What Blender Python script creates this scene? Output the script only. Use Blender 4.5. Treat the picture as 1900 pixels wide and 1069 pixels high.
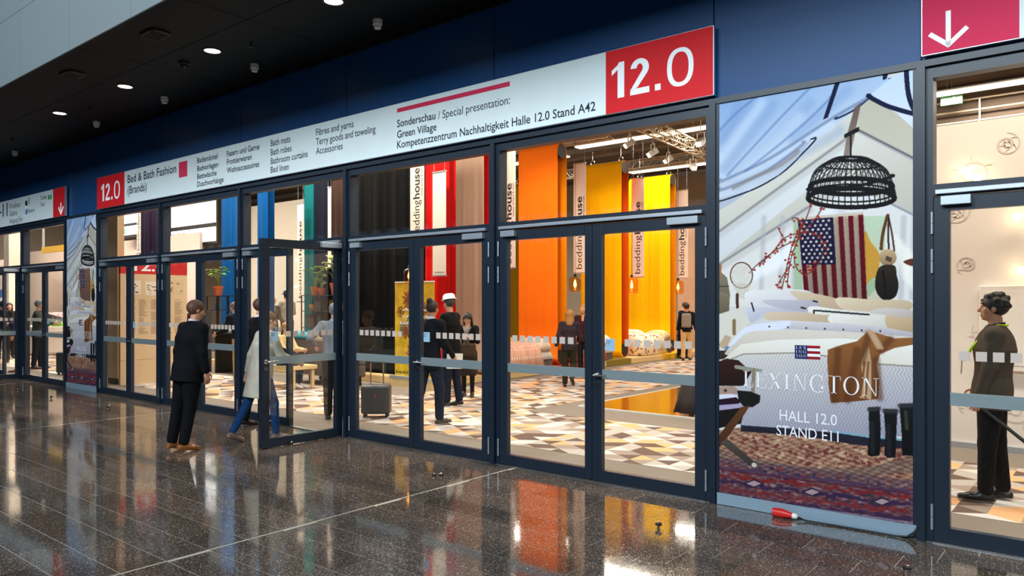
import bpy, bmesh, math, random
import numpy as np
from mathutils import Vector, Matrix, Euler

for _o in list(bpy.data.objects): bpy.data.objects.remove(_o)
SC = bpy.context.scene
COL = SC.collection
random.seed(7)

# ------------------------------------------------------------------ camera
FPX = 1393.7; HOR = 561.5; YAW = math.radians(39.38); CAMH = 1.75; CAMD = 6.19
cam = bpy.data.cameras.new('camera'); camo = bpy.data.objects.new('camera', cam); COL.objects.link(camo)
cam.sensor_fit = 'HORIZONTAL'; cam.sensor_width = 36.0; cam.lens = 36.0*FPX/1900.0
cam.shift_y = (HOR-534.5)/1900.0
camo.location = (0, -CAMD, CAMH); camo.rotation_euler = (math.pi/2, 0, YAW)
cam.clip_start = 0.05; cam.clip_end = 300
SC.camera = camo

# ------------------------------------------------------------------ world, daylight, exposure
SC.view_settings.view_transform = 'Standard'; SC.view_settings.look = 'None'
SC.view_settings.gamma = 1.0; SC.view_settings.exposure = 0.0; SC.view_settings.use_curve_mapping = False
SC.cycles.transparent_max_bounces = 32
wld = bpy.data.worlds.new('dusk_sky'); SC.world = wld; wld.use_nodes = True
wld.node_tree.nodes['Background'].inputs[0].default_value = (0.16, 0.33, 0.62, 1)
wld.node_tree.nodes['Background'].inputs[1].default_value = 0.55

def area_light(name, loc, rot, sx, sy, power, color):
    l = bpy.data.lights.new(name, 'AREA'); l.shape = 'RECTANGLE'; l.size = sx; l.size_y = sy
    l.energy = power; l.color = color
    o = bpy.data.objects.new(name, l); COL.objects.link(o); o.location = loc; o.rotation_euler = rot
    return o
# daylight coming in through the glazed wall opposite the hall entrance
DAY = (0.82, 0.93, 1.0)
area_light('daylight_window', (-1, -15.45, 10.3), (math.radians(78), 0, 0), 20, 5.2, 5400, DAY)
area_light('daylight_window.001', (-29, -15.45, 10.3), (math.radians(78), 0, 0), 22, 5.2, 620, DAY)
# rows of hall luminaires (each sits inside its own ceiling fixture, built below)
HALL = (1.0, 0.885, 0.755)
HALL_ROWS = [(-4, 2.6, 7), (-11, 2.6, 7), (-19, 2.6, 7), (-28, 2.6, 7), (-1, 8.5, 7), (-7.5, 4.1, 7), (-15.5, 4.1, 7), (-24, 4.1, 7), (-6.4, 14.2, 6.8), (-11.6, 14.2, 6.8), (-18, 16, 7), (-1.2, 13.35, 6.5), (-8, 20, 6.9), (-13, 20, 6.9), (-28, 17, 7), (-37, 3.0, 7), (-41, 4.1, 7), (1.2, 2.5, 7), (-32, 4.1, 7)]  # last four rows added unseen to brighten the far-left and right stands
HALL_POWER = 430
for i, (x, y, zl) in enumerate(HALL_ROWS):
    area_light('hall_tube_light' + ('.%03d' % i if i else ''), (x, y, zl), (0, 0, 0), 4.6, 0.28, HALL_POWER*(1.4 if x < -14 else 0.66 if x < -3 else 0.95), HALL)

def ray(px, py):
    a = (px-950)/FPX; s, c = math.sin(YAW), math.cos(YAW)
    return (-s+c*a, c+s*a, (HOR-py)/FPX)
def fac(px, py, Y=0.0):
    r = ray(px, py); t = (CAMD+Y)/r[1]; return t*r[0], CAMH+t*r[2]
def flr(px, py, Z=0.0):
    r = ray(px, py); t = (Z-CAMH)/r[2]; return t*r[0], t*r[1]-CAMD

# ------------------------------------------------------------------ materials
def lin(c):
    return tuple(((v/255.0)/12.92 if v <= 10 else (((v/255.0)+0.055)/1.055)**2.4) for v in c)
def L4(c): return (*lin(c), 1.0)
MATS = {}
def mat(name, rgb, rough=0.5, metal=0.0, spec=0.5, noise=0.0, nscale=20.0, bump=0.0, bscale=60.0, emit=0.0, ecol=None, sheen=0.0, coat=0.0, stretch=None):
    if name in MATS: return MATS[name]
    m = bpy.data.materials.new(name); m.use_nodes = True; MATS[name] = m
    nt = m.node_tree; b = nt.nodes['Principled BSDF']
    b.inputs['Base Color'].default_value = L4(rgb); b.inputs['Roughness'].default_value = rough
    b.inputs['Metallic'].default_value = metal; b.inputs['Specular IOR Level'].default_value = spec
    b.inputs['Sheen Weight'].default_value = sheen; b.inputs['Coat Weight'].default_value = coat
    if emit:
        b.inputs['Emission Color'].default_value = L4(ecol or rgb); b.inputs['Emission Strength'].default_value = emit
    if noise or bump:
        tc = nt.nodes.new('ShaderNodeTexCoord'); mp = nt.nodes.new('ShaderNodeMapping')
        nt.links.new(tc.outputs['Object'], mp.inputs['Vector'])
        if stretch: mp.inputs['Scale'].default_value = stretch
    if noise:
        n = nt.nodes.new('ShaderNodeTexNoise'); n.inputs['Scale'].default_value = nscale; n.inputs['Detail'].default_value = 4
        nt.links.new(mp.outputs['Vector'], n.inputs['Vector'])
        r = nt.nodes.new('ShaderNodeValToRGB'); c = L4(rgb)
        r.color_ramp.elements[0].position = 0.3; r.color_ramp.elements[1].position = 0.7
        r.color_ramp.elements[0].color = tuple(v*(1-noise) for v in c[:3])+(1,)
        r.color_ramp.elements[1].color = tuple(min(1, v*(1+noise)) for v in c[:3])+(1,)
        nt.links.new(n.outputs['Fac'], r.inputs['Fac']); nt.links.new(r.outputs['Color'], b.inputs['Base Color'])
    if bump:
        n2 = nt.nodes.new('ShaderNodeTexNoise'); n2.inputs['Scale'].default_value = bscale; n2.inputs['Detail'].default_value = 3
        nt.links.new(mp.outputs['Vector'], n2.inputs['Vector'])
        bp = nt.nodes.new('ShaderNodeBump'); bp.inputs['Strength'].default_value = bump; bp.inputs['Distance'].default_value = 0.01
        nt.links.new(n2.outputs['Fac'], bp.inputs['Height']); nt.links.new(bp.outputs['Normal'], b.inputs['Normal'])
    return m

def glass_mat(name, tint=(1, 1, 1), f0=0.035, rough=0.0):
    m = bpy.data.materials.new(name); m.use_nodes = True; MATS[name] = m; nt = m.node_tree
    for n in list(nt.nodes): nt.nodes.remove(n)
    out = nt.nodes.new('ShaderNodeOutputMaterial'); mx = nt.nodes.new('ShaderNodeMixShader')
    tr = nt.nodes.new('ShaderNodeBsdfTransparent'); tr.inputs[0].default_value = (*tint, 1)
    gl = nt.nodes.new('ShaderNodeBsdfGlossy'); gl.inputs['Roughness'].default_value = rough; gl.inputs[0].default_value = (1, 1, 1, 1)
    lw = nt.nodes.new('ShaderNodeLayerWeight'); lw.inputs['Blend'].default_value = 0.5
    pw = nt.nodes.new('ShaderNodeMath'); pw.operation = 'POWER'; pw.inputs[1].default_value = 5.0
    ma = nt.nodes.new('ShaderNodeMath'); ma.operation = 'MULTIPLY_ADD'; ma.inputs[1].default_value = 1-f0; ma.inputs[2].default_value = f0
    nt.links.new(lw.outputs['Facing'], pw.inputs[0]); nt.links.new(pw.outputs[0], ma.inputs[0]); nt.links.new(ma.outputs[0], mx.inputs[0])
    nt.links.new(tr.outputs[0], mx.inputs[1]); nt.links.new(gl.outputs[0], mx.inputs[2])
    nt.links.new(mx.outputs[0], out.inputs[0]); return m

def granite_mat():
    m = bpy.data.materials.new('polished_granite'); m.use_nodes = True; nt = m.node_tree; b = nt.nodes['Principled BSDF']
    tc = nt.nodes.new('ShaderNodeTexCoord'); oi = nt.nodes.new('ShaderNodeObjectInfo')
    geo = nt.nodes.new('ShaderNodeNewGeometry')
    v = nt.nodes.new('ShaderNodeTexVoronoi'); v.inputs['Scale'].default_value = 200
    nt.links.new(geo.outputs['Position'], v.inputs['Vector'])
    r = nt.nodes.new('ShaderNodeValToRGB'); e = r.color_ramp.elements
    e[0].position = 0.0; e[0].color = L4((58, 48, 42)); e[1].position = 0.72; e[1].color = L4((84, 72, 63))
    x = e.new(0.93); x.color = L4((124, 108, 96)); x = e.new(0.99); x.color = L4((205, 198, 188))
    sp = nt.nodes.new('ShaderNodeSeparateColor'); nt.links.new(v.outputs['Color'], sp.inputs[0])
    nt.links.new(sp.outputs[0], r.inputs['Fac'])
    n = nt.nodes.new('ShaderNodeTexNoise'); n.inputs['Scale'].default_value = 9; n.inputs['Detail'].default_value = 5
    nt.links.new(geo.outputs['Position'], n.inputs['Vector'])
    mr = nt.nodes.new('ShaderNodeMapRange'); mr.inputs[1].default_value = 0; mr.inputs[2].default_value = 1; mr.inputs[3].default_value = 0.72; mr.inputs[4].default_value = 1.2
    nt.links.new(oi.outputs['Random'], mr.inputs[0])
    mu = nt.nodes.new('ShaderNodeMix'); mu.data_type = 'RGBA'; mu.blend_type = 'MULTIPLY'; mu.inputs[0].default_value = 1.0
    nt.links.new(r.outputs['Color'], mu.inputs[6]); nt.links.new(mr.outputs[0], mu.inputs[7])
    nt.links.new(mu.outputs[2], b.inputs['Base Color'])
    rr = nt.nodes.new('ShaderNodeMapRange'); rr.inputs[3].default_value = 0.035; rr.inputs[4].default_value = 0.10
    nt.links.new(n.outputs['Fac'], rr.inputs[0]); nt.links.new(rr.outputs[0], b.inputs['Roughness'])
    b.inputs['Specular IOR Level'].default_value = 1.0
    return m

M = lambda n, rgb, **k: mat(n, rgb, **k)
FRAME = M('anthracite_frame', (19, 32, 47), rough=0.38, spec=0.5, noise=0.06, nscale=300)
FRAME_DK = M('anthracite_reveal', (12, 16, 24), rough=0.5)
CLAD = M('blue_grey_cladding', (16, 68, 120), rough=0.42, spec=0.3, noise=0.07, nscale=400)
SOFFIT = M('black_soffit_panel', (8, 8, 8), rough=0.6, spec=0.15, noise=0.1, nscale=60)
FASCIA = M('grey_plaster_fascia', (116, 126, 130), rough=0.8, noise=0.04, nscale=120, bump=0.1, bscale=300)
STEEL = M('brushed_steel', (170, 176, 180), rough=0.32, metal=1.0, noise=0.12, nscale=18, stretch=(0.3, 1, 30))
ALU = M('satin_aluminium', (196, 203, 212), rough=0.35, metal=0.75)
CHROME = M('polished_steel', (215, 212, 206), rough=0.16, metal=1.0)
BLACK = M('black_plastic', (14, 14, 15), rough=0.5)
WHITEP = M('white_plastic', (225, 224, 218), rough=0.45)
GLASS = glass_mat('door_glass', (0.97, 0.99, 0.985))
AMBER = glass_mat('amber_glass', (1.0, 0.72, 0.38))
GRANITE = granite_mat()

# ------------------------------------------------------------------ mesh helpers
class MB:
    def __init__(s): s.v = []; s.f = []; s.m = []
    def add(s, vs, fs, mi=0):
        o = len(s.v); s.v += [tuple(v) for v in vs]; s.f += [tuple(i+o for i in f) for f in fs]; s.m += [mi]*len(fs); return s
    def box(s, x0, x1, y0, y1, z0, z1, mi=0):
        vs = [(x, y, z) for z in (z0, z1) for y in (y0, y1) for x in (x0, x1)]
        return s.add(vs, [(0, 2, 3, 1), (4, 5, 7, 6), (0, 1, 5, 4), (2, 6, 7, 3), (0, 4, 6, 2), (1, 3, 7, 5)], mi)
    def bar(s, a, b, w, h=None, mi=0):
        h = h or w; a = Vector(a); b = Vector(b); d = (b-a).normalized()
        up = Vector((0, 0, 1)) if abs(d.z) < 0.95 else Vector((0, 1, 0))
        r = d.cross(up).normalized(); u = r.cross(d)
        vs = [p+r*i*w/2+u*j*h/2 for p in (a, b) for i, j in ((-1, -1), (1, -1), (1, 1), (-1, 1))]
        return s.add(vs, [(0, 1, 2, 3), (7, 6, 5, 4), (0, 4, 5, 1), (1, 5, 6, 2), (2, 6, 7, 3), (3, 7, 4, 0)], mi)
    def tube(s, pts, r, n=10, mi=0, cap=True):
        pts = [Vector(p) for p in pts]; rs = r if isinstance(r, (list, tuple)) else [r]*len(pts)
        vs = []; fs = []; pr = None
        for i, p in enumerate(pts):
            d = (pts[min(i+1, len(pts)-1)]-pts[max(i-1, 0)]).normalized()
            if pr is None:
                pr = d.cross(Vector((0, 0, 1)) if abs(d.z) < 0.9 else Vector((1, 0, 0))).normalized()
            else: pr = (pr-d*pr.dot(d)).normalized()
            q = d.cross(pr)
            vs += [p+(pr*math.cos(2*math.pi*k/n)+q*math.sin(2*math.pi*k/n))*rs[i] for k in range(n)]
        for i in range(len(pts)-1):
            for k in range(n):
                fs.append((i*n+k, i*n+(k+1) % n, (i+1)*n+(k+1) % n, (i+1)*n+k))
        if cap: fs += [tuple(range(n-1, -1, -1)), tuple((len(pts)-1)*n+k for k in range(n))]
        return s.add(vs, fs, mi)
    def lathe(s, prof, c=(0, 0, 0), n=20, mi=0):
        vs = []; fs = []
        for r, z in prof:
            vs += [(c[0]+r*math.cos(2*math.pi*k/n), c[1]+r*math.sin(2*math.pi*k/n), c[2]+z) for k in range(n)]
        for i in range(len(prof)-1):
            for k in range(n): fs.append((i*n+k, i*n+(k+1) % n, (i+1)*n+(k+1) % n, (i+1)*n+k))
        fs += [tuple(range(n-1, -1, -1)), tuple((len(prof)-1)*n+k for k in range(n))]
        return s.add(vs, fs, mi)
    def prism(s, poly, y0, y1, mi=0):            # poly in x,z ; extruded along y
        n = len(poly); vs = [(x, y0, z) for x, z in poly]+[(x, y1, z) for x, z in poly]
        ar = sum(poly[i][0]*poly[(i+1) % n][1]-poly[(i+1) % n][0]*poly[i][1] for i in range(n))
        fs = [tuple(range(n)), tuple(range(2*n-1, n-1, -1))]+[(i, i+n, (i+1) % n+n, (i+1) % n) for i in range(n)]
        if ar < 0: fs = [tuple(reversed(f)) for f in fs]
        return s.add(vs, fs, mi)
    def mesh(s, name, mats, smooth=False):
        me = bpy.data.meshes.new(name); me.from_pydata(s.v, [], s.f)
        for m in (mats if isinstance(mats, (list, tuple)) else [mats]): me.materials.append(m)
        me.polygons.foreach_set('material_index', s.m)
        if smooth: me.polygons.foreach_set('use_smooth', [True]*len(me.polygons))
        me.update(); return me
    def build(s, name, mats, parent=None, smooth=False, bevel=0.0):
        return link(name, s.mesh(name, mats, smooth), parent, bevel)

def link(name, me, parent=None, bevel=0.0, loc=None, rot=None):
    o = bpy.data.objects.new(name, me); COL.objects.link(o)
    if parent is not None: o.parent = parent
    if loc is not None: o.location = loc
    if rot is not None: o.rotation_euler = rot
    if bevel and me is not None:
        b = o.modifiers.new('bevel', 'BEVEL'); b.width = bevel; b.segments = 2; b.limit_method = 'ANGLE'
    return o
def thing(name, label, cat, loc=(0, 0, 0), rz=0.0, group=None):
    o = link(name, None, loc=loc, rot=(0, 0, rz)); o.empty_display_size = 0.1
    return tag(o, label, cat, group)
def tag(o, label, cat, group=None):
    o['label'] = label; o['category'] = cat
    if group: o['group'] = group
    return o
def struct(o, label=None):
    o['kind'] = 'structure'
    if label: o['label'] = label
    return o
def sroot(name, label=None, loc=(0, 0, 0), rz=0.0):
    return struct(link(name, None, loc=loc, rot=(0, 0, rz)), label)

# ------------------------------------------------------------------ lettering
_tc = {}
def glyphs(body, bold):
    """lettering as a list of words, each (verts, faces)"""
    k = (body, bold)
    if k in _tc: return _tc[k]
    cu = bpy.data.curves.new('lettering', 'FONT'); cu.body = body; cu.size = 1.0; cu.resolution_u = 3; cu.offset = bold; cu.fill_mode = 'FRONT'
    o = bpy.data.objects.new('lettering', cu); COL.objects.link(o)
    dg = bpy.context.evaluated_depsgraph_get(); dg.update()
    me = bpy.data.meshes.new_from_object(o.evaluated_get(dg))
    bpy.data.objects.remove(o); bpy.data.curves.remove(cu)
    v = np.array([x.co[:] for x in me.vertices]); f = [tuple(p.vertices) for p in me.polygons]
    bpy.data.meshes.remove(me)
    iv = sorted((v[list(q), 0].min(), v[list(q), 0].max(), i) for i, q in enumerate(f)); groups = []; end = -1e9
    for a, b, i in iv:
        if a > end+0.15: groups.append([])
        groups[-1].append(i); end = max(end, b)
    out = []
    for g in groups:
        ids = sorted({q for i in g for q in f[i]}); mp = {q: n for n, q in enumerate(ids)}
        out.append((v[ids], [tuple(mp[q] for q in f[i]) for i in g]))
    _tc[k] = out; return out
CAPH = None
def text(body, x0, x1, z, caph, y, m, parent, bold=0.0, name='lettering', vertical=False):
    """flat lettering on a plane facing -y ; fitted between x0 and x1, baseline z, capital height caph.
    vertical: reads upwards, then x0..x1 is the z range and z the x of the baseline"""
    global CAPH
    if CAPH is None: CAPH = glyphs('H', 0.0)[0][0][:, 1].max()
    ws = glyphs(body, bold)
    w0 = min(v[:, 0].min() for v, f in ws); w1 = max(v[:, 0].max() for v, f in ws)
    sx = (x1-x0)/(w1-w0); o = None
    for v, f in ws:
        U = x0+(v[:, 0]-w0)*sx; W = v[:, 1]*caph/CAPH
        if vertical: vs = [(z-w, y, u) for u, w in zip(U, W)]
        else: vs = [(u, y, z+w) for u, w in zip(U, W)]
        me = bpy.data.meshes.new(name); me.from_pydata(vs, [], f); me.materials.append(m); me.update()
        o = link(name, me, parent)
    return o
def numerals(x0, x1, z, h, y, m, parent, heavy=True):
    """the figures 12.0 in a plain grotesque, drawn as polygons: heavy 12, light point and nought"""
    k = (x1-x0)/2.36; P = lambda pts: [(x0+a*k, z+b*h) for a, b in pts]
    def put(polys):
        mb = MB()
        for p in polys: mb.prism(P(p), y, y+0.0005)
        mb.build('numeral', m, parent)
    put([[(.20, 0), (.40, 0), (.40, 1), (.24, 1), (.20, .93)], [(.20, .93), (.24, 1), (.20, .80), (.02, .66), (.02, .80)]])
    w = .19; c = [(.86+.27*math.cos(a), .71+.27*math.sin(a)) for a in np.linspace(math.radians(175), math.radians(-38), 16)]; ci = [(.86+(.27-w*.95)*math.cos(a), .71+(.27-w*.75)*math.sin(a)) for a in np.linspace(math.radians(175), math.radians(-38), 16)]
    put([[c[i], c[i+1], ci[i+1], ci[i]] for i in range(15)]+[[c[15], ci[15], (.60, .16), (.58, .16), (.58, .10), (.80, .20)], [(.58, 0), (1.14, 0), (1.14, .165), (.58, .165)]])
    put([[(1.30, 0), (1.46, 0), (1.46, .17), (1.30, .17)]])
    n = 28; t = .13; oo = [(2.0+.36*math.copysign(abs(math.cos(a))**.85, math.cos(a)), .5+.515*math.copysign(abs(math.sin(a))**.85, math.sin(a))) for a in [2*math.pi*i/n for i in range(n)]]; ii = [(2.0+(.36-t)*math.copysign(abs(math.cos(a))**.85, math.cos(a)), .5+(.515-t*.85)*math.copysign(abs(math.sin(a))**.85, math.sin(a))) for a in [2*math.pi*i/n for i in range(n)]]
    put([[oo[i], oo[(i+1) % n], ii[(i+1) % n], ii[i]] for i in range(n)])
# ================================================================== the setting: foyer floor
PITCH = 2.534
def clampbox(mb, x0, x1, y0, y1, z0, z1, mi=0):
    return mb.box(min(x0, x1), max(x0, x1), min(y0, y1), max(y0, y1), min(z0, z1), max(z0, z1), mi)
def project(x, y, z):
    s, c = math.sin(YAW), math.cos(YAW); dy = y+CAMD
    t = -x*s+dy*c; r = x*c+dy*s
    return 950+FPX*r/t if t > 0.3 else 1e6, HOR-FPX*(z-CAMH)/t if t > 0.3 else 1e6, t

GROUT = M('pale_grout', (176, 166, 152), rough=0.8, noise=0.1)
floor = struct(MB().box(-48, 10, -15.6, 0.02, -0.30, -0.002).build('floor', GROUT), 'dark polished granite floor of the foyer in long rows')
JOINTS = [-38.9, -32.1, -25.43, -18.63, -11.83, -5.03, 1.77, 8.57]
TILEMESH = MB().box(-0.297, 0.297, -0.147, 0.147, -0.02, 0).mesh('floor_tile', GRANITE)
cands = []
for k in range(0, 52):
    y1 = 0.155-0.3*k; y0 = y1-0.3
    if k == 0: y1 = -0.012
    off = (0.4-0.2*k) % 0.6
    n0 = int(math.floor((-48-off)/0.6))
    for n in range(n0, 17):
        a = off+0.6*n; b = a+0.6
        segs = [(a, b)]
        for j in JOINTS:
            if a < j < b: segs = [(a, j-0.010), (j+0.010, b)]
        for (p, q) in segs:
            if q-p < 0.03 or q < -48 or p > 10: continue
            cx, cy = (p+q)/2, (y0+y1)/2
            px, py, t = project(cx, cy, 0)
            vis = -60 < px < 1960 and 560 < py < 1110
            cands.append(((1.0/t**3) if vis else -1, p, q, y0, y1, cx, cy))
cands.sort(key=lambda c: -c[0])
rest = MB()
for i, (sc, p, q, y0, y1, cx, cy) in enumerate(cands):
    if i < 300 and sc > 0:
        if abs((q-p)-0.6) < 1e-6 and abs((y1-y0)-0.3) < 1e-6: me = TILEMESH
        else: me = MB().box(-(q-p)/2+0.003, (q-p)/2-0.003, -(y1-y0)/2+0.003, (y1-y0)/2-0.003, -0.02, 0).mesh('floor_tile', GRANITE)
        link('floor_tile', me, floor, loc=(cx, cy, 0), rot=(random.uniform(-1, 1)*0.0007, random.uniform(-1, 1)*0.0005, 0))
    else:
        rest.box(p+0.003, q-0.003, y0+0.003, y1-0.003, -0.02, 0)
o = rest.build('floor_tile', GRANITE, floor); o['kind'] = 'stuff'

# ================================================================== facade shell
EDGES = [-22.138, -19.604, -17.07, -15.47, -12.936, -10.402, -7.868, -5.334, -2.80, -1.178, 1.356]
BAYS = [-22.138, -19.604, -15.47, -12.936, -10.402, -7.868, -5.334, -1.178]
wf = struct(MB().box(-48, 8, 0.03, 0.25, 3.50, 8.6).build('wall_facade', FRAME_DK), 'dark blue-grey panelled wall above the glass doors')
px_edges = [-32, -29.74, -27.2, -24.67]+EDGES+[3.89, 6.4]
for a, b in zip(px_edges[:-1], px_edges[1:]):
    MB().box(a+0.005, b-0.005, 0.0, 0.03, 3.49, 4.97).build('cladding_panel', CLAD, wf, bevel=0.002)
# solid ends beyond the entrances
struct(MB().box(-48, -22.21, 0.0, 0.25, 0, 3.5).build('wall_left', CLAD))
struct(MB().box(1.43, 8, 0.0, 0.25, 0, 3.5).build('wall_right', CLAD))
# posts
n = 0
def trim(mb, m, label=None, bevel=0.0):
    global n; n += 1
    return struct(mb.build('trim_%d' % n, m, bevel=bevel), label)
for e in EDGES:
    mb = MB().box(e-0.075, e+0.075, 0.0, 0.13, 0, 3.495)
    mb.box(e-0.028, e+0.028, -0.035, 0.0, 0, 3.495)
    trim(mb, FRAME)
# wide ledge under the cladding
trim(MB().box(-22.2, 1.43, -0.03, 0.0, 3.475, 3.525), FRAME)

wn = 0; dn = 0
MARK = M('frosted_square', (196, 180, 170), rough=0.7)
STICK = M('pale_blue_sticker', (150, 185, 215), rough=0.5)
PUSH = M('push_bar_steel', (150, 164, 168), rough=0.34, metal=0.45, noise=0.06, nscale=5, stretch=(1, 1, 30))
INK = M('dark_ink', (22, 32, 44), rough=0.6)
ROSE = M('dark_steel_rose', (120, 118, 114), rough=0.3, metal=1.0)

def leaf(hx, s, w, opened=0.0, handle=False, closer=0.31, stile_m=None):
    global dn; dn += 1
    fm = stile_m or FRAME
    r = sroot('door_%d' % dn, loc=(hx, 0.0, 0), rz=math.radians(opened)*(-s))
    def bx(u0, u1, y0, y1, z0, z1, name, m, bevel=0.0, parent=None):
        mb = MB(); clampbox(mb, s*u0, s*u1, y0, y1, z0, z1); return mb.build(name, m, parent or r, bevel=bevel)
    HS, MS = 0.105, 0.085 if not handle else 0.108
    bx(0.003, HS, 0.0, 0.065, 0.014, 2.518, 'stile', fm, 0.003); bx(w-MS, w-0.003, 0.0, 0.065, 0.014, 2.518, 'stile', fm, 0.003)
    bx(HS, w-MS, 0.0, 0.065, 2.417, 2.518, 'rail', fm); bx(HS, w-MS, 0.0, 0.065, 0.014, 0.118, 'rail', fm)
    bx(HS-0.008, w-MS+0.008, 0.030, 0.038, 0.112, 2.423, 'pane', GLASS)
    bx(HS, w-MS, 0.014, 0.026, 1.006, 1.10, 'push_bar', PUSH)
    for z0, z1 in ((2.25, 2.41), (1.965, 2.14), (0.095, 0.28)):
        mb = MB(); zm = (z0+z1)/2
        mb.lathe([(0.0095, z0), (0.0095, zm-0.002)], (-0.006*s, -0.012, 0), 10); mb.lathe([(0.0095, zm+0.002), (0.0095, z1)], (-0.006*s, -0.012, 0), 10)
        mb.build('hinge', ALU, r, smooth=False)
    bx(0.055, 0.055+closer, -0.055, 0.0, 2.452, 2.517, 'door_closer', ALU, 0.004)
    # squares along the glass
    q0 = HS+0.055 if not handle else HS+0.045
    cnt = 8 if not handle else 7
    for i in range(cnt):
        u = q0+0.1035*i
        bx(u, u+0.068, 0.0275, 0.0295, 1.332, 1.40, 'glass_marker', MARK)
    if handle:
        st = bx(w-MS-0.135, w-MS-0.035, 0.0265, 0.0295, 1.285, 1.40, 'sticker', STICK)
        if s < 0:
            text('Ziehen', -(w-MS-0.045)+0.0, -(w-MS-0.045)+0.05, 1.368, 0.014, 0.0255, INK, st)
            text('Pull', -(w-MS-0.045), -(w-MS-0.045)+0.03, 1.345, 0.014, 0.0255, INK, st)
        u = w-0.052
        h = MB(); h.tube([(s*u, 0.0, 1.045), (s*u, -0.012, 1.045)], 0.027, 16); h.tube([(s*u, -0.01, 1.045), (s*u, -0.055, 1.045)], 0.011, 10)
        h.tube([(s*u, -0.055, 1.045), (s*(u-0.02), -0.058, 1.045), (s*(u-0.145), -0.055, 1.045)], 0.010, 10); h.build('handle', CHROME, r, smooth=False)
        k = MB(); k.tube([(s*u, 0.0, 0.958), (s*u, -0.010, 0.958)], 0.026, 16); k.box(s*u-0.009, s*u+0.009, -0.014, -0.008, 0.935, 0.97); k.build('lock_cylinder', ROSE, r)
        h2 = MB(); h2.tube([(s*u, 0.065, 1.045), (s*u, 0.12, 1.045), (s*(u-0.135), 0.12, 1.045)], 0.010, 8); h2.build('handle', CHROME, r)
    return r

for L in BAYS:
    R = L+PITCH; wn += 1
    a, b = L+0.075, R-0.075
    w = struct(MB().box(a, b, 0.0, 0.11, 2.525, 2.612).box(a, b, 0.0, 0.11, 3.392, 3.495).build('window_%d' % wn, FRAME), None)
    MB().box(a-0.01, b+0.01, 0.05, 0.058, 2.605, 3.40).build('pane', GLASS, w)
    MB().box(a+0.02, b-0.02, -0.045, -0.004, 2.535, 2.567).build('closer_rail', ALU, w, bevel=0.003)
    lw = (b-a)/2
    op = 90 if L in (-10.402, -22.138) else 0
    leaf(a, +1, lw, 0.0, False, 0.19)
    leaf(b, -1, lw, op, True, 0.30)
    trim(MB().box(a, b, -0.015, 0.05, 0.0, 0.011), STEEL)

# walls behind the two posters
for k, (a, b) in enumerate(((-16.995, -15.545), (-2.725, -1.253))):
    struct(MB().box(a, b, 0.02, 0.16, 0, 3.5).build('wall_pier_%d' % (k+1), FRAME), None)

# ================================================================== soffit and fascia
SOF = 4.97
soff = struct(MB().box(-48, 8, -2.36, 0.03, SOF+0.02, SOF+0.2).build('ceiling_soffit', FRAME_DK), 'dark soffit with recessed round lights over the doors')
xs = [-32.74+2.5*i for i in range(16)]
for a, b in zip(xs[:-1], xs[1:]):
    for y0, y1 in ((-2.395, -1.5), (-1.5, 0.0)):
        MB().box(a+0.005, b-0.005, y0+0.005, y1-0.005, SOF, SOF+0.02).build('soffit_panel', SOFFIT, soff)
fas = struct(MB().box(-48, 8, -2.38, -2.2, SOF+0.15, 13.3).build('wall_fascia', FRAME_DK), 'pale grey panelled bulkhead above the dark soffit')
zs = [SOF-0.03, 5.88, 6.8, 7.7, 8.6, 13.2]
for j in range(5):
    for i in range(24):
        x = -32.85+1.73*i-(0.0 if j % 2 == 0 else 0.0)
        MB().box(x+0.003, x+1.727, -2.40, -2.38, zs[j]+(0.003 if j else 0), zs[j+1]-0.003).build('fascia_panel', FASCIA, fas)
# rest of the foyer (seen only in reflections)
FOY = M('foyer_wall_paint', (46, 50, 56), rough=0.8)
struct(MB().box(-48, 10, -15.9, -15.5, 0, 3.9).box(-48, 10, -15.9, -15.5, 5.0, 7.6).box(-48, 10, -15.9, -15.5, 13, 13.4).build('wall_front', FOY))
struct(MB().box(-48.3, -48, -15.9, 0.25, 0, 13.4).build('wall_foyer_left', FOY)); struct(MB().box(10, 10.3, -15.9, 0.25, 0, 13.4).build('wall_foyer_right', FOY))
struct(MB().box(-48.3, 10.3, -15.9, -2.2, 13.2, 13.4).build('ceiling_foyer', FOY))
for nm_, z0_, z1_ in (('tall upper glazing opposite the entrances', 7.6, 13.0), ('low strip window opposite the entrances', 3.9, 5.0)):
    wn += 1; wb = sroot('window_%d' % wn, nm_)
    for i in range(59 if z0_ < 5 else 30):
        x = -48+(1.0 if z0_ < 5 else 2.0)*i; MB().box(x-0.05, x+0.05, -15.5, -15.3, z0_, z1_).build('mullion', FRAME, wb)
    for z in np.linspace(z0_, z1_, 4): MB().box(-48, 10, -15.5, -15.32, z-0.04, z+0.04).build('mullion', FRAME, wb)
    MB().box(-48, 10, -15.62, -15.61, z0_, z1_).build('pane', GLASS, wb)

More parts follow.
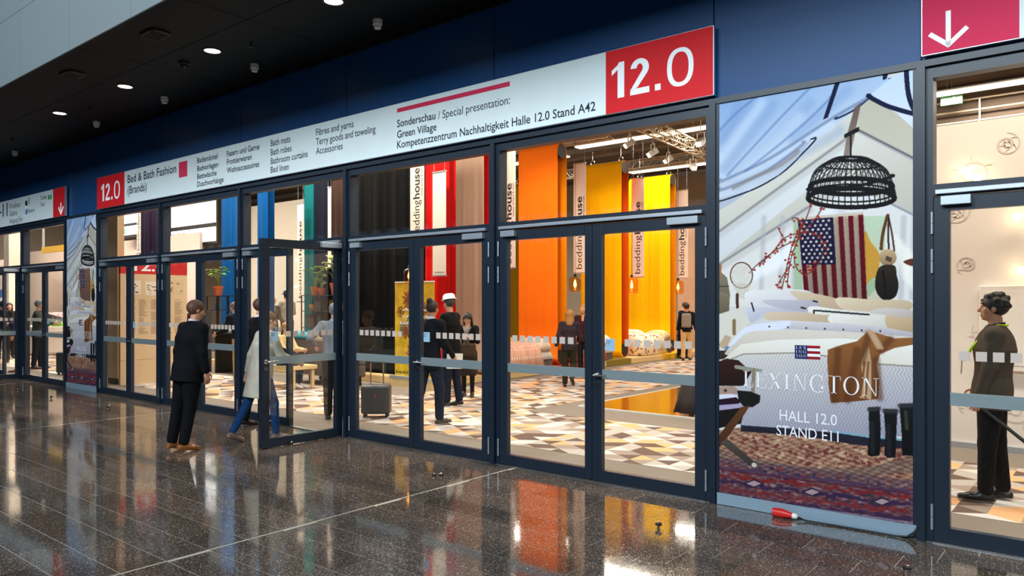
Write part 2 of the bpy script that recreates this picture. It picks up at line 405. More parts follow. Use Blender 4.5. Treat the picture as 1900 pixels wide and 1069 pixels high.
# ================================================================== things on the soffit
LED = M('warm_lamp_face', (255, 238, 205), emit=9.0, rough=0.4)
ords = {0: 'nearest to the camera', 1: 'second', 2: 'third', 3: 'fourth'}
for i, x in enumerate((-6.56, -9.05, -11.55, -14.04)):
    t = thing('downlight', ['bright round recessed downlight cut by the top edge of the photo', 'bright round recessed downlight beside the black dome camera', 'bright round recessed downlight, third from the top edge of the photo', 'bright round recessed downlight farthest left, smallest of four'][i], 'light', (x, -1.2, SOF), group='round lights in the soffit')
    MB().lathe([(0.118, 0.0), (0.118, -0.008), (0.098, -0.008), (0.098, 0.0)], n=28).build('trim_ring', M('ring_metal', (60, 58, 56), rough=0.4, metal=0.6), t)
    MB().lathe([(0.0, -0.003), (0.099, -0.003), (0.099, 0.0), (0.0, 0.0)], n=28).build('lamp_face', LED, t)
    l = bpy.data.lights.new('downlight_spot', 'SPOT'); l.energy = 70; l.spot_size = math.radians(75); l.spot_blend = 0.8; l.color = (1, 0.86, 0.66); l.shadow_soft_size = 0.09
    lo = bpy.data.objects.new('downlight_spot', l); COL.objects.link(lo); lo.parent = t; lo.location = (0, 0, -0.02)
for i, x in enumerate((-6.61, -9.13, -11.67, -14.19, -18.31)):
    t = thing('smoke_detector', ['white cylindrical smoke detector near the top edge, right of the others', 'white cylindrical smoke detector right of the second downlight', 'white cylindrical smoke detector above the word Fashion on the sign', 'white cylindrical smoke detector left of the big sign', 'white cylindrical smoke detector at the far left end of the soffit'][i], 'smoke detector', (x, -0.55, SOF), group='detectors in the soffit')
    MB().lathe([(0.055, 0), (0.055, -0.06), (0.048, -0.066), (0.0, -0.066)], n=18).build('base', WHITEP, t, smooth=False)
    MB().lathe([(0.03, -0.066), (0.03, -0.078), (0.042, -0.08), (0.038, -0.10), (0.0, -0.104)], n=18).build('sensor_head', WHITEP, t)
for i, x in enumerate((-9.01, -11.49)):
    t = thing('ceiling_speaker', ['black rounded ceiling speaker nearer to the camera', 'black rounded ceiling speaker farther left on the soffit'][i], 'speaker', (x, -1.95, SOF), group='speakers in the soffit')
    pts = [(0.20*math.copysign(abs(math.cos(a))**0.55, math.cos(a)), 0.13*math.copysign(abs(math.sin(a))**0.55, math.sin(a))) for a in [2*math.pi*k/24 for k in range(24)]]
    mb = MB(); nn = 24
    for sc, z in ((1, 0), (1, -0.02), (0.9, -0.03)): mb.v += [(p[0]*sc, p[1]*sc, z) for p in pts]
    for r in range(2):
        for k in range(nn): mb.f.append((r*nn+k, (r+1)*nn+k, (r+1)*nn+(k+1) % nn, r*nn+(k+1) % nn)); mb.m.append(0)
    mb.f += [tuple(range(2*nn, 3*nn))[::-1], tuple(range(nn))]; mb.m += [0, 0]
    mb.build('rim', BLACK, t)
    g = MB()
    for k in range(-5, 6): g.box(-0.15, 0.15, k*0.018-0.004, k*0.018+0.004, -0.034, -0.029)
    g.build('grille', M('speaker_grille', (8, 8, 8), rough=0.7), t)
t = thing('dome_camera', 'small black dome camera hanging from the soffit', 'camera', (-9.8, -1.19, SOF))
MB().lathe([(0.075, 0), (0.075, -0.02), (0.06, -0.03)], n=20).build('base', BLACK, t)
MB().lathe([(0.055, -0.028), (0.052, -0.05), (0.035, -0.072), (0.0, -0.082)], n=20).build('dome', M('smoked_dome', (12, 12, 14), rough=0.08), t, smooth=True)
MB().box(-0.115, -0.07, -0.012, 0.012, -0.014, -0.002).build('bracket', ALU, t)
for i, (x, y) in enumerate(((-8.4, -1.05), (-13.2, -1.05), (-17.0, -1.0))):
    t = thing('sprinkler', ['tiny dark sprinkler head between the downlights at the top', 'tiny dark sprinkler head left of the small smoke detectors', 'tiny dark sprinkler head at the far left of the soffit'][i], 'sprinkler', (x, y, SOF), group='sprinklers in the soffit')
    MB().lathe([(0.03, 0), (0.03, -0.006), (0.012, -0.01), (0.012, -0.05), (0.026, -0.052), (0.026, -0.056)], n=14).build('body', M('dark_brass', (40, 34, 28), rough=0.4, metal=0.8), t)

# ================================================================== door stops in the floor
STOPS = [(-5.34, -0.909), (-5.286, -0.865), (-2.812, -0.976), (-13.017, -0.817), (-12.96, -0.86), (-1.106, -0.818), (-7.955, -0.87), (-7.900, -0.81), (-16.845, -0.951), (-15.148, -0.947)]
SLAB = ['door stop left of the pair in front of the second glass bay', 'door stop right of the pair in front of the second glass bay', 'single door stop in the yellow reflection on the floor', 'door stop left of the pair by the far left doors', 'door stop right of the pair by the far left doors', 'single door stop at the bottom edge near the right doors', 'door stop left of the pair under the open door', 'door stop right of the pair under the open door', 'single door stop at the far left end of the floor', 'single door stop near the narrow far poster']
for (x, y), lb in zip(STOPS, SLAB):
    t = thing('door_stop', 'small metal '+lb, 'door stop', (x, y, 0.0), group='door stops on the floor')
    MB().lathe([(0.016, 0), (0.016, 0.004), (0.009, 0.006), (0.009, 0.028)], n=14).build('stem', CHROME, t)
    MB().lathe([(0.02, 0.026), (0.027, 0.03), (0.027, 0.042), (0.02, 0.046)], n=16).build('rubber_ring', BLACK, t)
    MB().lathe([(0.012, 0.045), (0.012, 0.052), (0.004, 0.056)], n=12).build('cap', CHROME, t)
# ================================================================== signs
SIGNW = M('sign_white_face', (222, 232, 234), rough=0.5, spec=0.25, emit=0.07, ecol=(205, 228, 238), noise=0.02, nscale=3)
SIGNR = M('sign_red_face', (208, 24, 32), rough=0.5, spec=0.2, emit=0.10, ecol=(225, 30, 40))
SIGNM = M('sign_red_blue_sheen', (200, 22, 74), rough=0.5, spec=0.2, emit=0.10, ecol=(215, 25, 80))  # red face with the blue reflection mixed into its colour
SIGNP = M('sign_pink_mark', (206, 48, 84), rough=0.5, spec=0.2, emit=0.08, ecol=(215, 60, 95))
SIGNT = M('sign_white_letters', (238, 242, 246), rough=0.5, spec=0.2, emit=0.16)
SY = -0.075
def fz(px, py): return fac(px, py, SY)[1]
def fx(px, py=300): return fac(px, py, SY)[0]
sg = thing('hall_sign', 'long white hall sign with red number blocks above the doors', 'sign', (0, 0, 0))
X0, X1, Z0, Z1 = fx(180), fx(1322.7), 3.548, 4.142
XA, XB = fx(231), fx(1124)
MB().box(X0-0.006, X1+0.006, SY+0.004, -0.03, Z0-0.006, Z1+0.006).build('sign_case', ALU, sg, bevel=0.003)
MB().box(XA, XB, SY, SY+0.004, Z0, Z1).build('white_panel', SIGNW, sg)
rl = MB().box(X0, XA, SY, SY+0.004, Z0, Z1).build('red_panel', SIGNR, sg)
rr = MB().box(XB, X1, SY, SY+0.004, Z0, Z1).build('red_panel', SIGNR, sg)
TY = SY-0.0015
numerals(fx(187.5), fx(222.5), 3.68, 0.325, TY, SIGNT, rl); numerals(fx(1134), fx(1287), 3.68, 0.335, TY, SIGNT, rr)
def line(body, pxa, pxb, py, caph, bold=0.0, m=INK):
    text(body, fx(pxa), fx(pxb), fz(pxa, py), caph, TY, m, sg, bold)
line('Bed & Bath Fashion', 237, 327, 340, 0.14, 0.010)
line('(Brands)', 237, 272, 360.5, 0.14, 0.010)
MB().box(fx(332), fx(347.5), TY, SY, 3.815, 4.07).build('pink_square', SIGNP, sg)
for b, e, y in (('Bademäntel', 404, 303), ('Badvorlagen', 405, 318), ('Bettwäsche', 402, 332.6), ('Duschvorhänge', 415, 347)): line(b, 366, e, y, 0.084, 0.014)
for b, e, y in (('Fasern und Garne', 481.5, 290.8), ('Frottierwaren', 467, 305.8), ('Wohnaccessoires', 481, 321.5)): line(b, 421, e, y, 0.084, 0.014)
for b, e, y in (('Bath mats', 539, 271.6), ('Bath robes', 541, 288.7), ('Bathroom curtains', 571, 305), ('Bed linen', 536, 321)): line(b, 502.5, e, y, 0.088, 0.008)
for b, e, y in (('Fibres and yarns', 656, 251.8), ('Terry goods and toweling', 697, 269.5), ('Accessories', 636, 286.8)): line(b, 586.5, e, y, 0.088, 0.006)
mbp = MB().box(fx(737), fx(946), TY, SY, 4.036, 4.086); mbp.build('pink_bar', SIGNP, sg)
line('Sonderschau', 737, 808, 236.4, 0.086, 0.012); line('/ Special presentation:', 813, 946, 221.5, 0.09)
line('Green Village', 737, 810, 256.6, 0.086, 0.012); line('Kompetenzzentrum Nachhaltigkeit Halle 12.0 Stand A42', 737, 1105, 275.8, 0.088, 0.010)

# sign farther left
sl = thing('direction_sign', 'white direction sign with a red arrow block at far left', 'sign')
XR = fx(119.5); XM = fx(98.5)
MB().box(-24, XR+0.02, SY+0.004, -0.03, 3.542, 4.148).build('sign_case', ALU, sl)
MB().box(-24, XM, SY, SY+0.004, 3.548, 4.142).build('white_panel', SIGNW, sl)
ra = MB().box(XM, XR, SY, SY+0.004, 3.548, 4.142).build('red_panel', SIGNR, sl)
def lt(zx0, zx1, zy, caph, body, bold=0.0):
    a = zx0*0.187; b = zx1*0.187; y = 320+zy*0.187
    text(body, fx(a), fx(b), fz(a, y), caph, TY, INK, sl, bold)
lt(-60, 75, 458, 0.30, '9–11', 0.012); lt(95, 203, 362, 0.115, 'Portalhaus'); lt(95, 170, 436, 0.115, 'Galleria'); lt(95, 225, 508, 0.115, 'Ausgang Exit')
lt(400, 465, 275, 0.09, 'Toilette', 0.008); lt(400, 443, 340, 0.09, 'Toilet'); lt(278, 345, 402, 0.085, 'Rebstock')
def sq(zx0, zx1, zy0, zy1, rgb, nm):
    a, b = zx0*0.187, zx1*0.187; mid = (a+b)/2
    MB().box(fx(a), fx(b), TY, SY, fz(mid, 320+zy1*0.187), fz(mid, 320+zy0*0.187)).build(nm, M('pictogram_'+nm, rgb, rough=0.4), sl)
sq(250, 272, 282, 333, (45, 40, 20), 'taxi_pictogram'); sq(250, 271, 360, 412, (40, 90, 190), 'parking_pictogram'); sq(477, 493, 225, 270, (40, 190, 80), 'toilet_pictogram'); sq(497, 513, 222, 267, (40, 190, 80), 'toilet_pictogram'); sq(278, 299, 278, 318, (215, 222, 230), 'bus_pictogram')
text('P', fx(253*0.187), fx(267*0.187), fz(260*0.187, 320+404*0.187), 0.17, TY-0.001, SIGNT, sl, 0.01); text('Y', fx(280*0.187), fx(296*0.187), fz(288*0.187, 320+311*0.187), 0.13, TY-0.001, INK, sl, 0.01)
def arrow(cx, zb, zt, hw, hh, th, parent):
    mb = MB()
    def st(p, q):
        p = Vector((p[0], p[1])); q = Vector((q[0], q[1])); d = (q-p).normalized(); n_ = Vector((-d.y, d.x))*th/2
        mb.prism([tuple(p+n_), tuple(p-n_), tuple(q-n_), tuple(q+n_)], TY, TY+0.0005)
    st((cx, zt), (cx, zb+th*0.5)); st((cx-hw, zb+hh), (cx+th*0.25, zb+th*0.35)); st((cx+hw, zb+hh), (cx-th*0.25, zb+th*0.35))
    mb.build('arrow', SIGNT, parent)
ax = fx(605*0.187); arrow(ax, fz(113, 320+424*0.187), fz(113, 320+300*0.187), 0.13, 0.17, 0.05, ra)

# sign on the right
sr = thing('direction_sign', 'red direction sign, magenta sheen in its colour, with a white down arrow at top right', 'sign')
XL = fx(1711, 50); XW = fx(1891.5, 50)
MB().box(XL-0.006, 3.0, SY+0.004, -0.03, 3.542, 4.148).build('sign_case', ALU, sr)
rm_ = MB().box(XL, XW, SY, SY+0.004, 3.548, 4.142).build('red_panel', SIGNM, sr)
MB().box(XW, 3.0, SY, SY+0.004, 3.548, 4.142).build('white_panel', SIGNW, sr)
arrow(fx(1759.5, 50), fz(1759, 88), fz(1759, 20), 0.118, 0.12, 0.032, rm_)
# ================================================================== posters: a printed picture, painted into the colours of a fine flat grid
PX0, PX1, PZ0, PZ1 = -2.743, -1.232, 0.105, 3.472
PW, PH, SS = 300, 668, 2
def paint_poster():
    W, H = PW*SS, PH*SS
    yy, xx = np.mgrid[0:H, 0:W].astype(np.float32)
    img = np.zeros((H, W, 3), np.float32)
    rng = np.random.default_rng(3)
    def P(p):
        x, z = fac(*p); return ((x-PX0)/(PX1-PX0)*W, (PZ1-z)/(PZ1-PZ0)*H)
    T = lambda x, y: P((1310+x*0.4116, 120+y*0.4116))       # upper half of the print
    B = lambda x, y: P((1310+x*0.4394, 540+y*0.4394))       # lower half
    def inside(pts):
        a = np.array(pts); x0, y0 = np.floor(a.min(0)).astype(int); x1, y1 = np.ceil(a.max(0)).astype(int)+1
        x0, y0, x1, y1 = max(x0, 0), max(y0, 0), min(x1, W), min(y1, H)
        if x0 >= x1 or y0 >= y1: return None
        X = xx[y0:y1, x0:x1]+0.5; Y = yy[y0:y1, x0:x1]+0.5; m = np.zeros(X.shape, bool); k = len(a)
        for i in range(k):
            (ax, ay), (bx, by) = a[i], a[(i+1) % k]
            if ay == by: continue
            c = ((ay > Y) != (by > Y)) & (X < (bx-ax)*(Y-ay)/(by-ay)+ax); m ^= c
        return (slice(y0, y1), slice(x0, x1)), m, X, Y
    def smooth(pts, n=4):
        out = []; k = len(pts)
        for i in range(k):
            p0, p1, p2, p3 = [np.array(pts[(i+j-1) % k], float) for j in range(4)]
            for s in np.linspace(0, 1, n, endpoint=False):
                out.append(tuple(0.5*((2*p1)+(-p0+p2)*s+(2*p0-5*p1+4*p2-p3)*s*s+(-p0+3*p1-3*p2+p3)*s**3)))
        return out
    def poly(pts, c0, c1=None, d=(0, 1), noise=0.0, alpha=1.0, sm=False, tex=None):
        if sm: pts = smooth(pts)
        r = inside(pts)
        if r is None: return
        sl, m, X, Y = r; c0 = np.array(c0, np.float32)
        if c1 is None: col = np.broadcast_to(c0, X.shape+(3,)).copy()
        else:
            t = X*d[0]+Y*d[1]; tm = t[m] if m.any() else t
            t = np.clip((t-tm.min())/max(tm.max()-tm.min(), 1e-3), 0, 1)[..., None]; col = c0*(1-t)+np.array(c1, np.float32)*t
        if noise: col = col*(1+noise*rng.standard_normal(X.shape)[..., None].astype(np.float32))
        if tex is not None: col = col*tex(X, Y)[..., None]
        mm = (m*alpha)[..., None]; img[sl] = img[sl]*(1-mm)+col*mm
    def line_(pts, w, c, alpha=1.0, soft=0.0):
        pts = np.array(pts, float); pad = w+3*soft+2
        x0, y0 = np.maximum(np.floor(pts.min(0)-pad), 0).astype(int); x1, y1 = np.ceil(pts.max(0)+pad).astype(int); x1, y1 = min(x1, W), min(y1, H)
        if x0 >= x1 or y0 >= y1: return
        X = xx[y0:y1, x0:x1]+0.5; Y = yy[y0:y1, x0:x1]+0.5; best = np.full(X.shape, 1e9, np.float32)
        for a, b in zip(pts[:-1], pts[1:]):
            ab = b-a; L = max(ab@ab, 1e-6); h = np.clip(((X-a[0])*ab[0]+(Y-a[1])*ab[1])/L, 0, 1)
            best = np.minimum(best, np.hypot(X-a[0]-h*ab[0], Y-a[1]-h*ab[1]))
        al = (np.exp(-np.maximum(best-w/2, 0)**2/(2*soft*soft)) if soft else (best < w/2))*alpha
        img[y0:y1, x0:x1] = img[y0:y1, x0:x1]*(1-al[..., None])+np.array(c, np.float32)*al[..., None]
    def curve(pts, w, c, alpha=1.0, soft=0.0):
        q = smooth(pts, 6); line_(q[:6*(len(pts)-1)]+[pts[-1]], w, c, alpha, soft)
    def ell(c, rx, ry, n=24, a0=0, a1=2*math.pi): return [(c[0]+rx*math.cos(a0+(a1-a0)*k/n), c[1]+ry*math.sin(a0+(a1-a0)*k/n)) for k in range(n)]
    fullp = [(-5, -5), (W+5, -5), (W+5, H+5), (-5, H+5)]
    poly(fullp, (214, 212, 208), (222, 218, 212))
    # tent roof planes
    poly([T(50, 900), T(50, 640), T(630, 330), T(660, 250), T(690, 290), T(950, 430), T(950, 700), T(700, 560), T(460, 640)], (224, 221, 213), (200, 194, 184), (0.3, 1))
    poly([T(690, 120), T(950, 100), T(950, 425), T(690, 300)], (196, 190, 176), (208, 200, 186))
    poly([T(50, 760), T(640, 330), T(640, 420), T(50, 900)], (228, 228, 226), (214, 216, 220))
    poly([T(50, 920), T(460, 640), T(700, 570), T(950, 680), T(950, 1090), T(50, 1090)], (224, 222, 222), (228, 224, 220))
    for a, b in (((64, 900), (470, 640)), ((64, 752), (640, 332)), ((640, 332), (700, 170))): line_([T(*a), T(*b)], 4, (128, 126, 128), 0.9, 1.8); line_([T(a[0], a[1]+16), T(b[0], b[1]+16)], 12, (196, 192, 190), 0.5, 6)
    line_([T(690, 300), T(940, 428)], 8, (120, 118, 120), 0.9, 1); line_([T(690, 306), T(940, 434)], 4, (190, 188, 188))
    line_([T(820, 620), T(940, 680)], 6, (160, 165, 175)); [line_([T(x_, 1050), T(x_+14, 690)], 6, (186, 184, 188), 0.55, 4) for x_ in (250, 335, 395, 880, 930)]; line_([T(560, 1068), T(600, 660)], 20, (205, 205, 208), 0.5, 8)
    for k in range(5): line_([T(150+60*k, 980-30*k), T(330+60*k, 900-60*k)], 16, (240, 240, 244), 0.5, 8)
    for k in range(5): line_([T(860+18*k, 780+20*k), T(900+16*k, 960+20*k)], 7, (245, 240, 232), 0.55, 4)
    # blue drapes
    poly([T(50, 170), T(800, 40), T(835, 68), T(740, 140), T(690, 190), T(560, 290), T(475, 340), T(420, 420), T(330, 500), T(200, 565), T(50, 610)], (150, 178, 214), (216, 222, 232), (0.25, 1), 0.008)
    poly([T(50, 605), T(200, 568), T(130, 620), T(50, 665)], (188, 194, 206))
    for p, q in (((120, 520), (470, 180)), ((90, 470), (300, 190)), ((150, 555), (600, 300)), ((400, 330), (640, 120)), ((70, 380), (200, 190)), ((80, 330), (150, 180))): line_([T(*p), T(*q)], 8, (124, 150, 194), 0.30, 12)
    for p, q in (((110, 540), (420, 240)), ((200, 540), (560, 280)), ((60, 420), (250, 180))): line_([T(*p), T(*q)], 8, (228, 234, 244), 0.35, 12)
    curve([T(50, 608), T(200, 570), T(330, 500), T(420, 420), T(476, 338)], 5, (28, 36, 66)); curve([T(590, 238), T(660, 212), T(740, 150), T(830, 66)], 6, (48, 64, 104))
    poly([T(64, 530), T(200, 505), T(330, 440), T(480, 335), T(476, 345), T(420, 420), T(330, 500), T(200, 568), T(64, 605)], (176, 184, 200), (206, 212, 224), (0, 1), alpha=0.7)
    for pp in (((70, 520), (200, 470), (330, 400), (560, 250), (700, 170)), ((66, 560), (180, 525), (300, 465), (440, 350))): curve([T(*q) for q in pp], 4, (110, 124, 156), 0.55, 2.5)
    for pp in (((100, 500), (330, 250), (470, 110)), ((180, 480), (420, 290), (560, 150)), ((66, 300), (140, 220), (230, 150))): curve([T(*q) for q in pp], 3, (104, 130, 180), 0.5, 2)
    curve([T(130, 555), T(230, 505), T(330, 460), T(410, 395)], 4, (150, 138, 128), 0.6, 3)
    poly([T(738, 142), T(832, 64), T(950, 10), T(950, 300), T(860, 220)], (200, 214, 236), (222, 226, 236)); curve([T(738, 142), T(800, 180), T(870, 205), T(945, 222)], 13, (30, 40, 74))
    poly([T(585, 82), T(606, 82), T(552, 240), T(530, 250)], (30, 40, 74)); poly([T(800, 42), T(824, 40), T(816, 66), T(798, 72)], (30, 40, 74)); curve([T(908, 20), T(912, 120), T(932, 190), T(950, 196)], 13, (30, 40, 74))
    # ridge pole
    poly([T(672, 195), T(702, 172), T(672, 320), T(650, 425), T(620, 425), T(640, 310)], (118, 100, 92), (160, 146, 136), noise=0.03)
    for k in range(4): line_([T(628, 330-4*k), T(690, 300-5*k)], 4, (40, 38, 42))
    # basket lamp
    line_([T(655, 318), T(655, 415)], 5, (40, 38, 40)); cx = 657
    for k in range(44):
        a = -math.pi+2*math.pi*k/44; ex = cx+195*math.cos(a); ey = 600+42*math.sin(a)
        mid = (cx+175*math.cos(a), 500+30*math.sin(a)); top = (cx+60*math.cos(a), 428+8*math.sin(a))
        curve([T(*top), T(cx+130*math.cos(a), 452+18*math.sin(a)), T(*mid), T(ex, ey)], 3.0 if math.sin(a) > 0 else 2.2, (38, 36, 40) if math.sin(a) > 0 else (84, 80, 84))
    for k in range(30):
        a = -math.pi+2*math.pi*k/30; b = a+0.5
        line_([T(cx+130*math.cos(a), 452+18*math.sin(a)), T(cx+178*math.cos(b), 505+30*math.sin(b))], 2, (52, 50, 52))
    for rx, yc, ry, w in ((60, 425, 8, 8), (130, 455, 18, 5), (186, 550, 36, 14), (192, 580, 40, 5), (195, 602, 42, 14)):
        e = [T(cx+rx*math.cos(a), yc+ry*math.sin(a)) for a in np.linspace(0, 2*math.pi, 41)]; line_(e, w, (34, 32, 36))
    curve([T(470, 560), T(560, 555), T(700, 545), T(840, 500)], 9, (36, 34, 38))
    # map, flag
    poly([T(712, 684), T(815, 682), T(795, 1075), T(725, 1075)], (196, 212, 188), (206, 198, 180), noise=0.03)
    poly([T(716, 760), T(745, 800), T(785, 860), T(775, 940), T(745, 1010), T(724, 1040)], (206, 160, 76), noise=0.05, sm=True); poly([T(722, 1000), T(760, 960), T(770, 1000), T(730, 1050)], (170, 190, 160), sm=True)
    poly([T(398, 700), T(420, 700), T(440, 1040), T(400, 1040)], (178, 196, 168))
    TL, TR, BR, BL = (417, 702), (711, 677), (728, 1075), (448, 1060)
    def Q(s, t): return T(*[(TL[i]*(1-s)+TR[i]*s)*(1-t)+(BL[i]*(1-s)+BR[i]*s)*t for i in (0, 1)])
    poly([T(413, 690), T(712, 664), T(713, 682), T(416, 706)], (212, 200, 184))
    for k in range(13):
        c = (122, 20, 42) if k % 2 == 0 else (196, 176, 156); poly([Q(k/13, 0), Q((k+1)/13, 0), Q((k+1)/13, 1), Q(k/13, 1)], c, tuple(v*0.82 for v in c), noise=0.05)
        line_([Q((k+.5)/13, 0.05), Q((k+.4)/13, 0.95)], 5, tuple(v*0.75 for v in c), 0.35, 4)
    poly([Q(0, 0), Q(7/13, 0), Q(7/13, 0.56), Q(0, 0.56)], (36, 32, 74), (30, 28, 62), noise=0.05)
    for r in range(11):
        for c in range(5 if r % 2 else 6):
            s = (0.045+0.085*c+(0.042 if r % 2 else 0)); t = 0.035+0.049*r; p0 = Q(s, t)
            poly([(p0[0]+(6.2 if j % 2 == 0 else 2.5)*math.sin(j*math.pi/5), p0[1]-(6.2 if j % 2 == 0 else 2.5)*math.cos(j*math.pi/5)) for j in range(10)], (222, 214, 206))
    # strap, hat, rucksack
    curve([T(822, 680), T(800, 760), T(793, 830)], 9, (110, 76, 44)); curve([T(822, 680), T(840, 760), T(850, 840)], 5, (96, 72, 48)); curve([T(826, 690), T(824, 760), T(826, 830)], 5, (60, 50, 42))
    poly([T(*p) for p in ell((822, 870), 39, 38)], (206, 180, 146), (160, 132, 100)); poly([T(815, 862), T(842, 872), T(836, 892), T(810, 882)], (96, 84, 70))
    poly([T(782, 915), T(850, 905), T(862, 950), T(870, 1000), T(852, 1050), T(800, 1060), T(765, 1005)], (62, 54, 46), (34, 30, 28), sm=True, noise=0.06); line_([T(800, 930), T(815, 1050)], 6, (28, 24, 22)); poly([T(890, 890), T(940, 875), T(940, 910)], (110, 66, 48), sm=True)
    # branches with berries
    for br in ([(345, 1035), (370, 900), (400, 790), (440, 730), (475, 640)], [(380, 1000), (385, 880), (430, 770), (500, 690), (520, 660)], [(400, 800), (330, 830), (260, 880), (215, 925)], [(430, 770), (360, 780), (300, 850), (250, 900)], [(400, 860), (420, 930), (470, 940), (520, 880), (530, 800), (480, 760), (430, 760)], [(385, 900), (345, 960), (325, 1000)], [(395, 840), (430, 720), (390, 700)], [(360, 800), (330, 740)]):
        curve([T(*p) for p in br], 3.4, (112, 74, 66)); q = smooth([T(*p) for p in br], 8)[:8*(len(br)-1)]
        for p in q[::2]: poly(ell((p[0]+rng.normal(0, 6), p[1]+rng.normal(0, 6)), 4.2, 3.6, 8), (170, 52, 40))
    # net and its handle, khaki bag
    poly([T(*p) for p in ell((163, 950), 50, 58)], (214, 206, 196), alpha=0.6, noise=0.10); e = [T(*p) for p in ell((163, 950), 50, 58)]; line_(e+[e[0]], 4, (110, 78, 60))
    poly([T(120, 985), T(205, 990), T(180, 1060), T(150, 1050)], (206, 198, 186), alpha=0.6, noise=0.12); line_([B(135, 15), B(136, 175)], 10, (92, 56, 46))
    poly([T(60, 925), T(98, 960), T(112, 1040), T(105, 1085), T(60, 1085)], (150, 138, 118), (120, 110, 94), noise=0.05); poly([B(50, 0), B(104, 15), B(100, 95), B(50, 105)], (146, 134, 114), (116, 106, 90), noise=0.05); line_([T(62, 1000), T(105, 1000)], 4, (84, 78, 66)); poly([T(60, 900), T(75, 900), T(70, 960), T(60, 965)], (176, 130, 84))
    # pillows and bed
    poly([B(50, 100), B(180, 60), B(200, 150), B(100, 230), B(50, 240)], (222, 216, 206)); line_([B(122, 125), B(122, 180)], 12, (150, 124, 88)); poly([B(55, 230), B(85, 185), B(110, 195), B(85, 250)], (196, 176, 150)); poly([B(85, 235), B(115, 228), B(112, 250), B(84, 252)], (100, 150, 186)); poly([B(50, 252), B(112, 250), B(100, 285), B(50, 290)], (70, 58, 50))
    pil = lambda pts, c0, c1: (poly([B(*p) for p in pts], c0, c1, (0.3, 1), 0.015, sm=True))
    pil([(172, 5), (300, -5), (430, -2), (480, 45), (440, 85), (330, 80), (195, 132), (180, 70)], (236, 232, 232), (206, 202, 208))
    pil([(360, 0), (470, 12), (570, 40), (578, 80), (480, 75), (400, 40)], (222, 204, 180), (196, 172, 146)); pil([(556, 28), (700, 36), (860, 42), (858, 85), (760, 90), (640, 84), (570, 72)], (230, 212, 188), (200, 178, 152))
    pil([(178, 70), (330, 74), (425, 68), (416, 96), (270, 92), (200, 134), (186, 120)], (214, 212, 222), (190, 188, 200)); pil([(240, 40), (360, 38), (470, 40), (474, 70), (430, 86), (300, 70)], (206, 202, 210), (184, 178, 186))
    pil([(258, 92), (400, 90), (532, 98), (530, 132), (400, 132), (270, 126)], (222, 204, 182), (200, 178, 154)); pil([(445, 64), (560, 78), (690, 92), (690, 112), (560, 104), (445, 94)], (238, 234, 228), (220, 214, 206)); line_([B(458, 82), B(690, 100)], 5, (44, 44, 52)); line_([B(458, 82), B(458, 94)], 5, (44, 44, 52))
    pil([(530, 100), (650, 104), (772, 102), (765, 152), (640, 144), (530, 136)], (238, 234, 226), (214, 208, 200)); pil([(768, 98), (872, 108), (875, 182), (800, 172), (765, 150)], (216, 192, 160), (188, 162, 132)); pil([(690, 90), (760, 70), (872, 84), (872, 112), (780, 104)], (214, 204, 202), (196, 182, 176))
    for a, b in (((195, 50), (205, 85)), ((405, 70), (422, 74)), ((455, 42), (472, 46))): line_([B(*a), B(*b)], 5, (40, 40, 46))
    herr = lambda X, Y: 1+0.055*np.sign(np.sin((X+np.abs(((Y/14) % 2)-1)*10)*0.62)).astype(np.float32)
    poly([B(80, 265), B(110, 225), B(200, 165), B(500, 172), B(880, 186), B(880, 330), B(160, 300)], (224, 214, 204), (206, 196, 186), noise=0.03)
    poly([B(172, 145), B(250, 124), B(350, 124), B(600, 138), B(740, 150), B(880, 176), B(880, 194), B(600, 172), B(350, 160), B(200, 168)], (222, 216, 220), (186, 180, 186), noise=0.01); poly([B(100, 230), B(175, 150), B(300, 130), B(360, 128), B(330, 160), B(180, 175), B(120, 225)], (226, 228, 242), sm=True)
    for k in range(7): poly(ell(B(270+78*k, 150+3.2*k), 3, 3, 8), (50, 50, 60))
    poly([B(75, 290), B(150, 225), B(300, 206), B(560, 200), B(880, 216), B(880, 320), B(700, 308), B(420, 262), B(160, 268), B(110, 290)], (240, 236, 230), (226, 218, 206))
    poly([B(70, 330), B(110, 285), B(160, 264), B(420, 258), B(700, 304), B(880, 316), B(880, 614), B(690, 612), B(380, 588), B(155, 578), B(60, 430)], (216, 211, 208), (164, 162, 178), (0.15, 1), 0.02, tex=herr)
    line_([B(110, 287), B(160, 266), B(420, 260), B(700, 306), B(880, 318)], 4, (160, 150, 140))
    # rug
    def rugtex(X, Y): return (1+0.22*np.sin(X*0.16+3*np.sin(Y*0.05))*np.sin(Y*0.42+X*0.05)+0.16*rng.standard_normal(X.shape)).astype(np.float32)
    poly([B(40, 590), B(160, 574), B(400, 585), B(690, 618), B(880, 640), B(880, 1100), B(40, 1100)], (166, 130, 108), (150, 112, 98), tex=rugtex)
    for k in range(260):
        u = rng.uniform(60, 860); v = rng.uniform(600, 775); poly(ell(B(u, v+u*0.02), 8, 5, 6), (120, 62, 60) if k % 3 else (206, 176, 150), alpha=0.8)
    poly([B(50, 660), B(130, 690), B(420, 745), B(700, 742), B(880, 690), B(880, 760), B(620, 790), B(430, 790), B(50, 720)], (128, 108, 98), alpha=0.75, tex=rugtex)
    poly([B(40, 700), B(880, 800), B(880, 1100), B(40, 1100)], (112, 88, 94), (104, 70, 84), alpha=0.88, tex=rugtex)
    for k in range(420):
        u = rng.uniform(45, 870); v = rng.uniform(715, 925)+(u-45)*0.12; poly(ell(B(u, v), rng.uniform(4, 12), rng.uniform(2.5, 6), 6), [(70, 44, 66), (146, 60, 56), (170, 140, 140), (52, 44, 72)][k % 4], alpha=0.6)
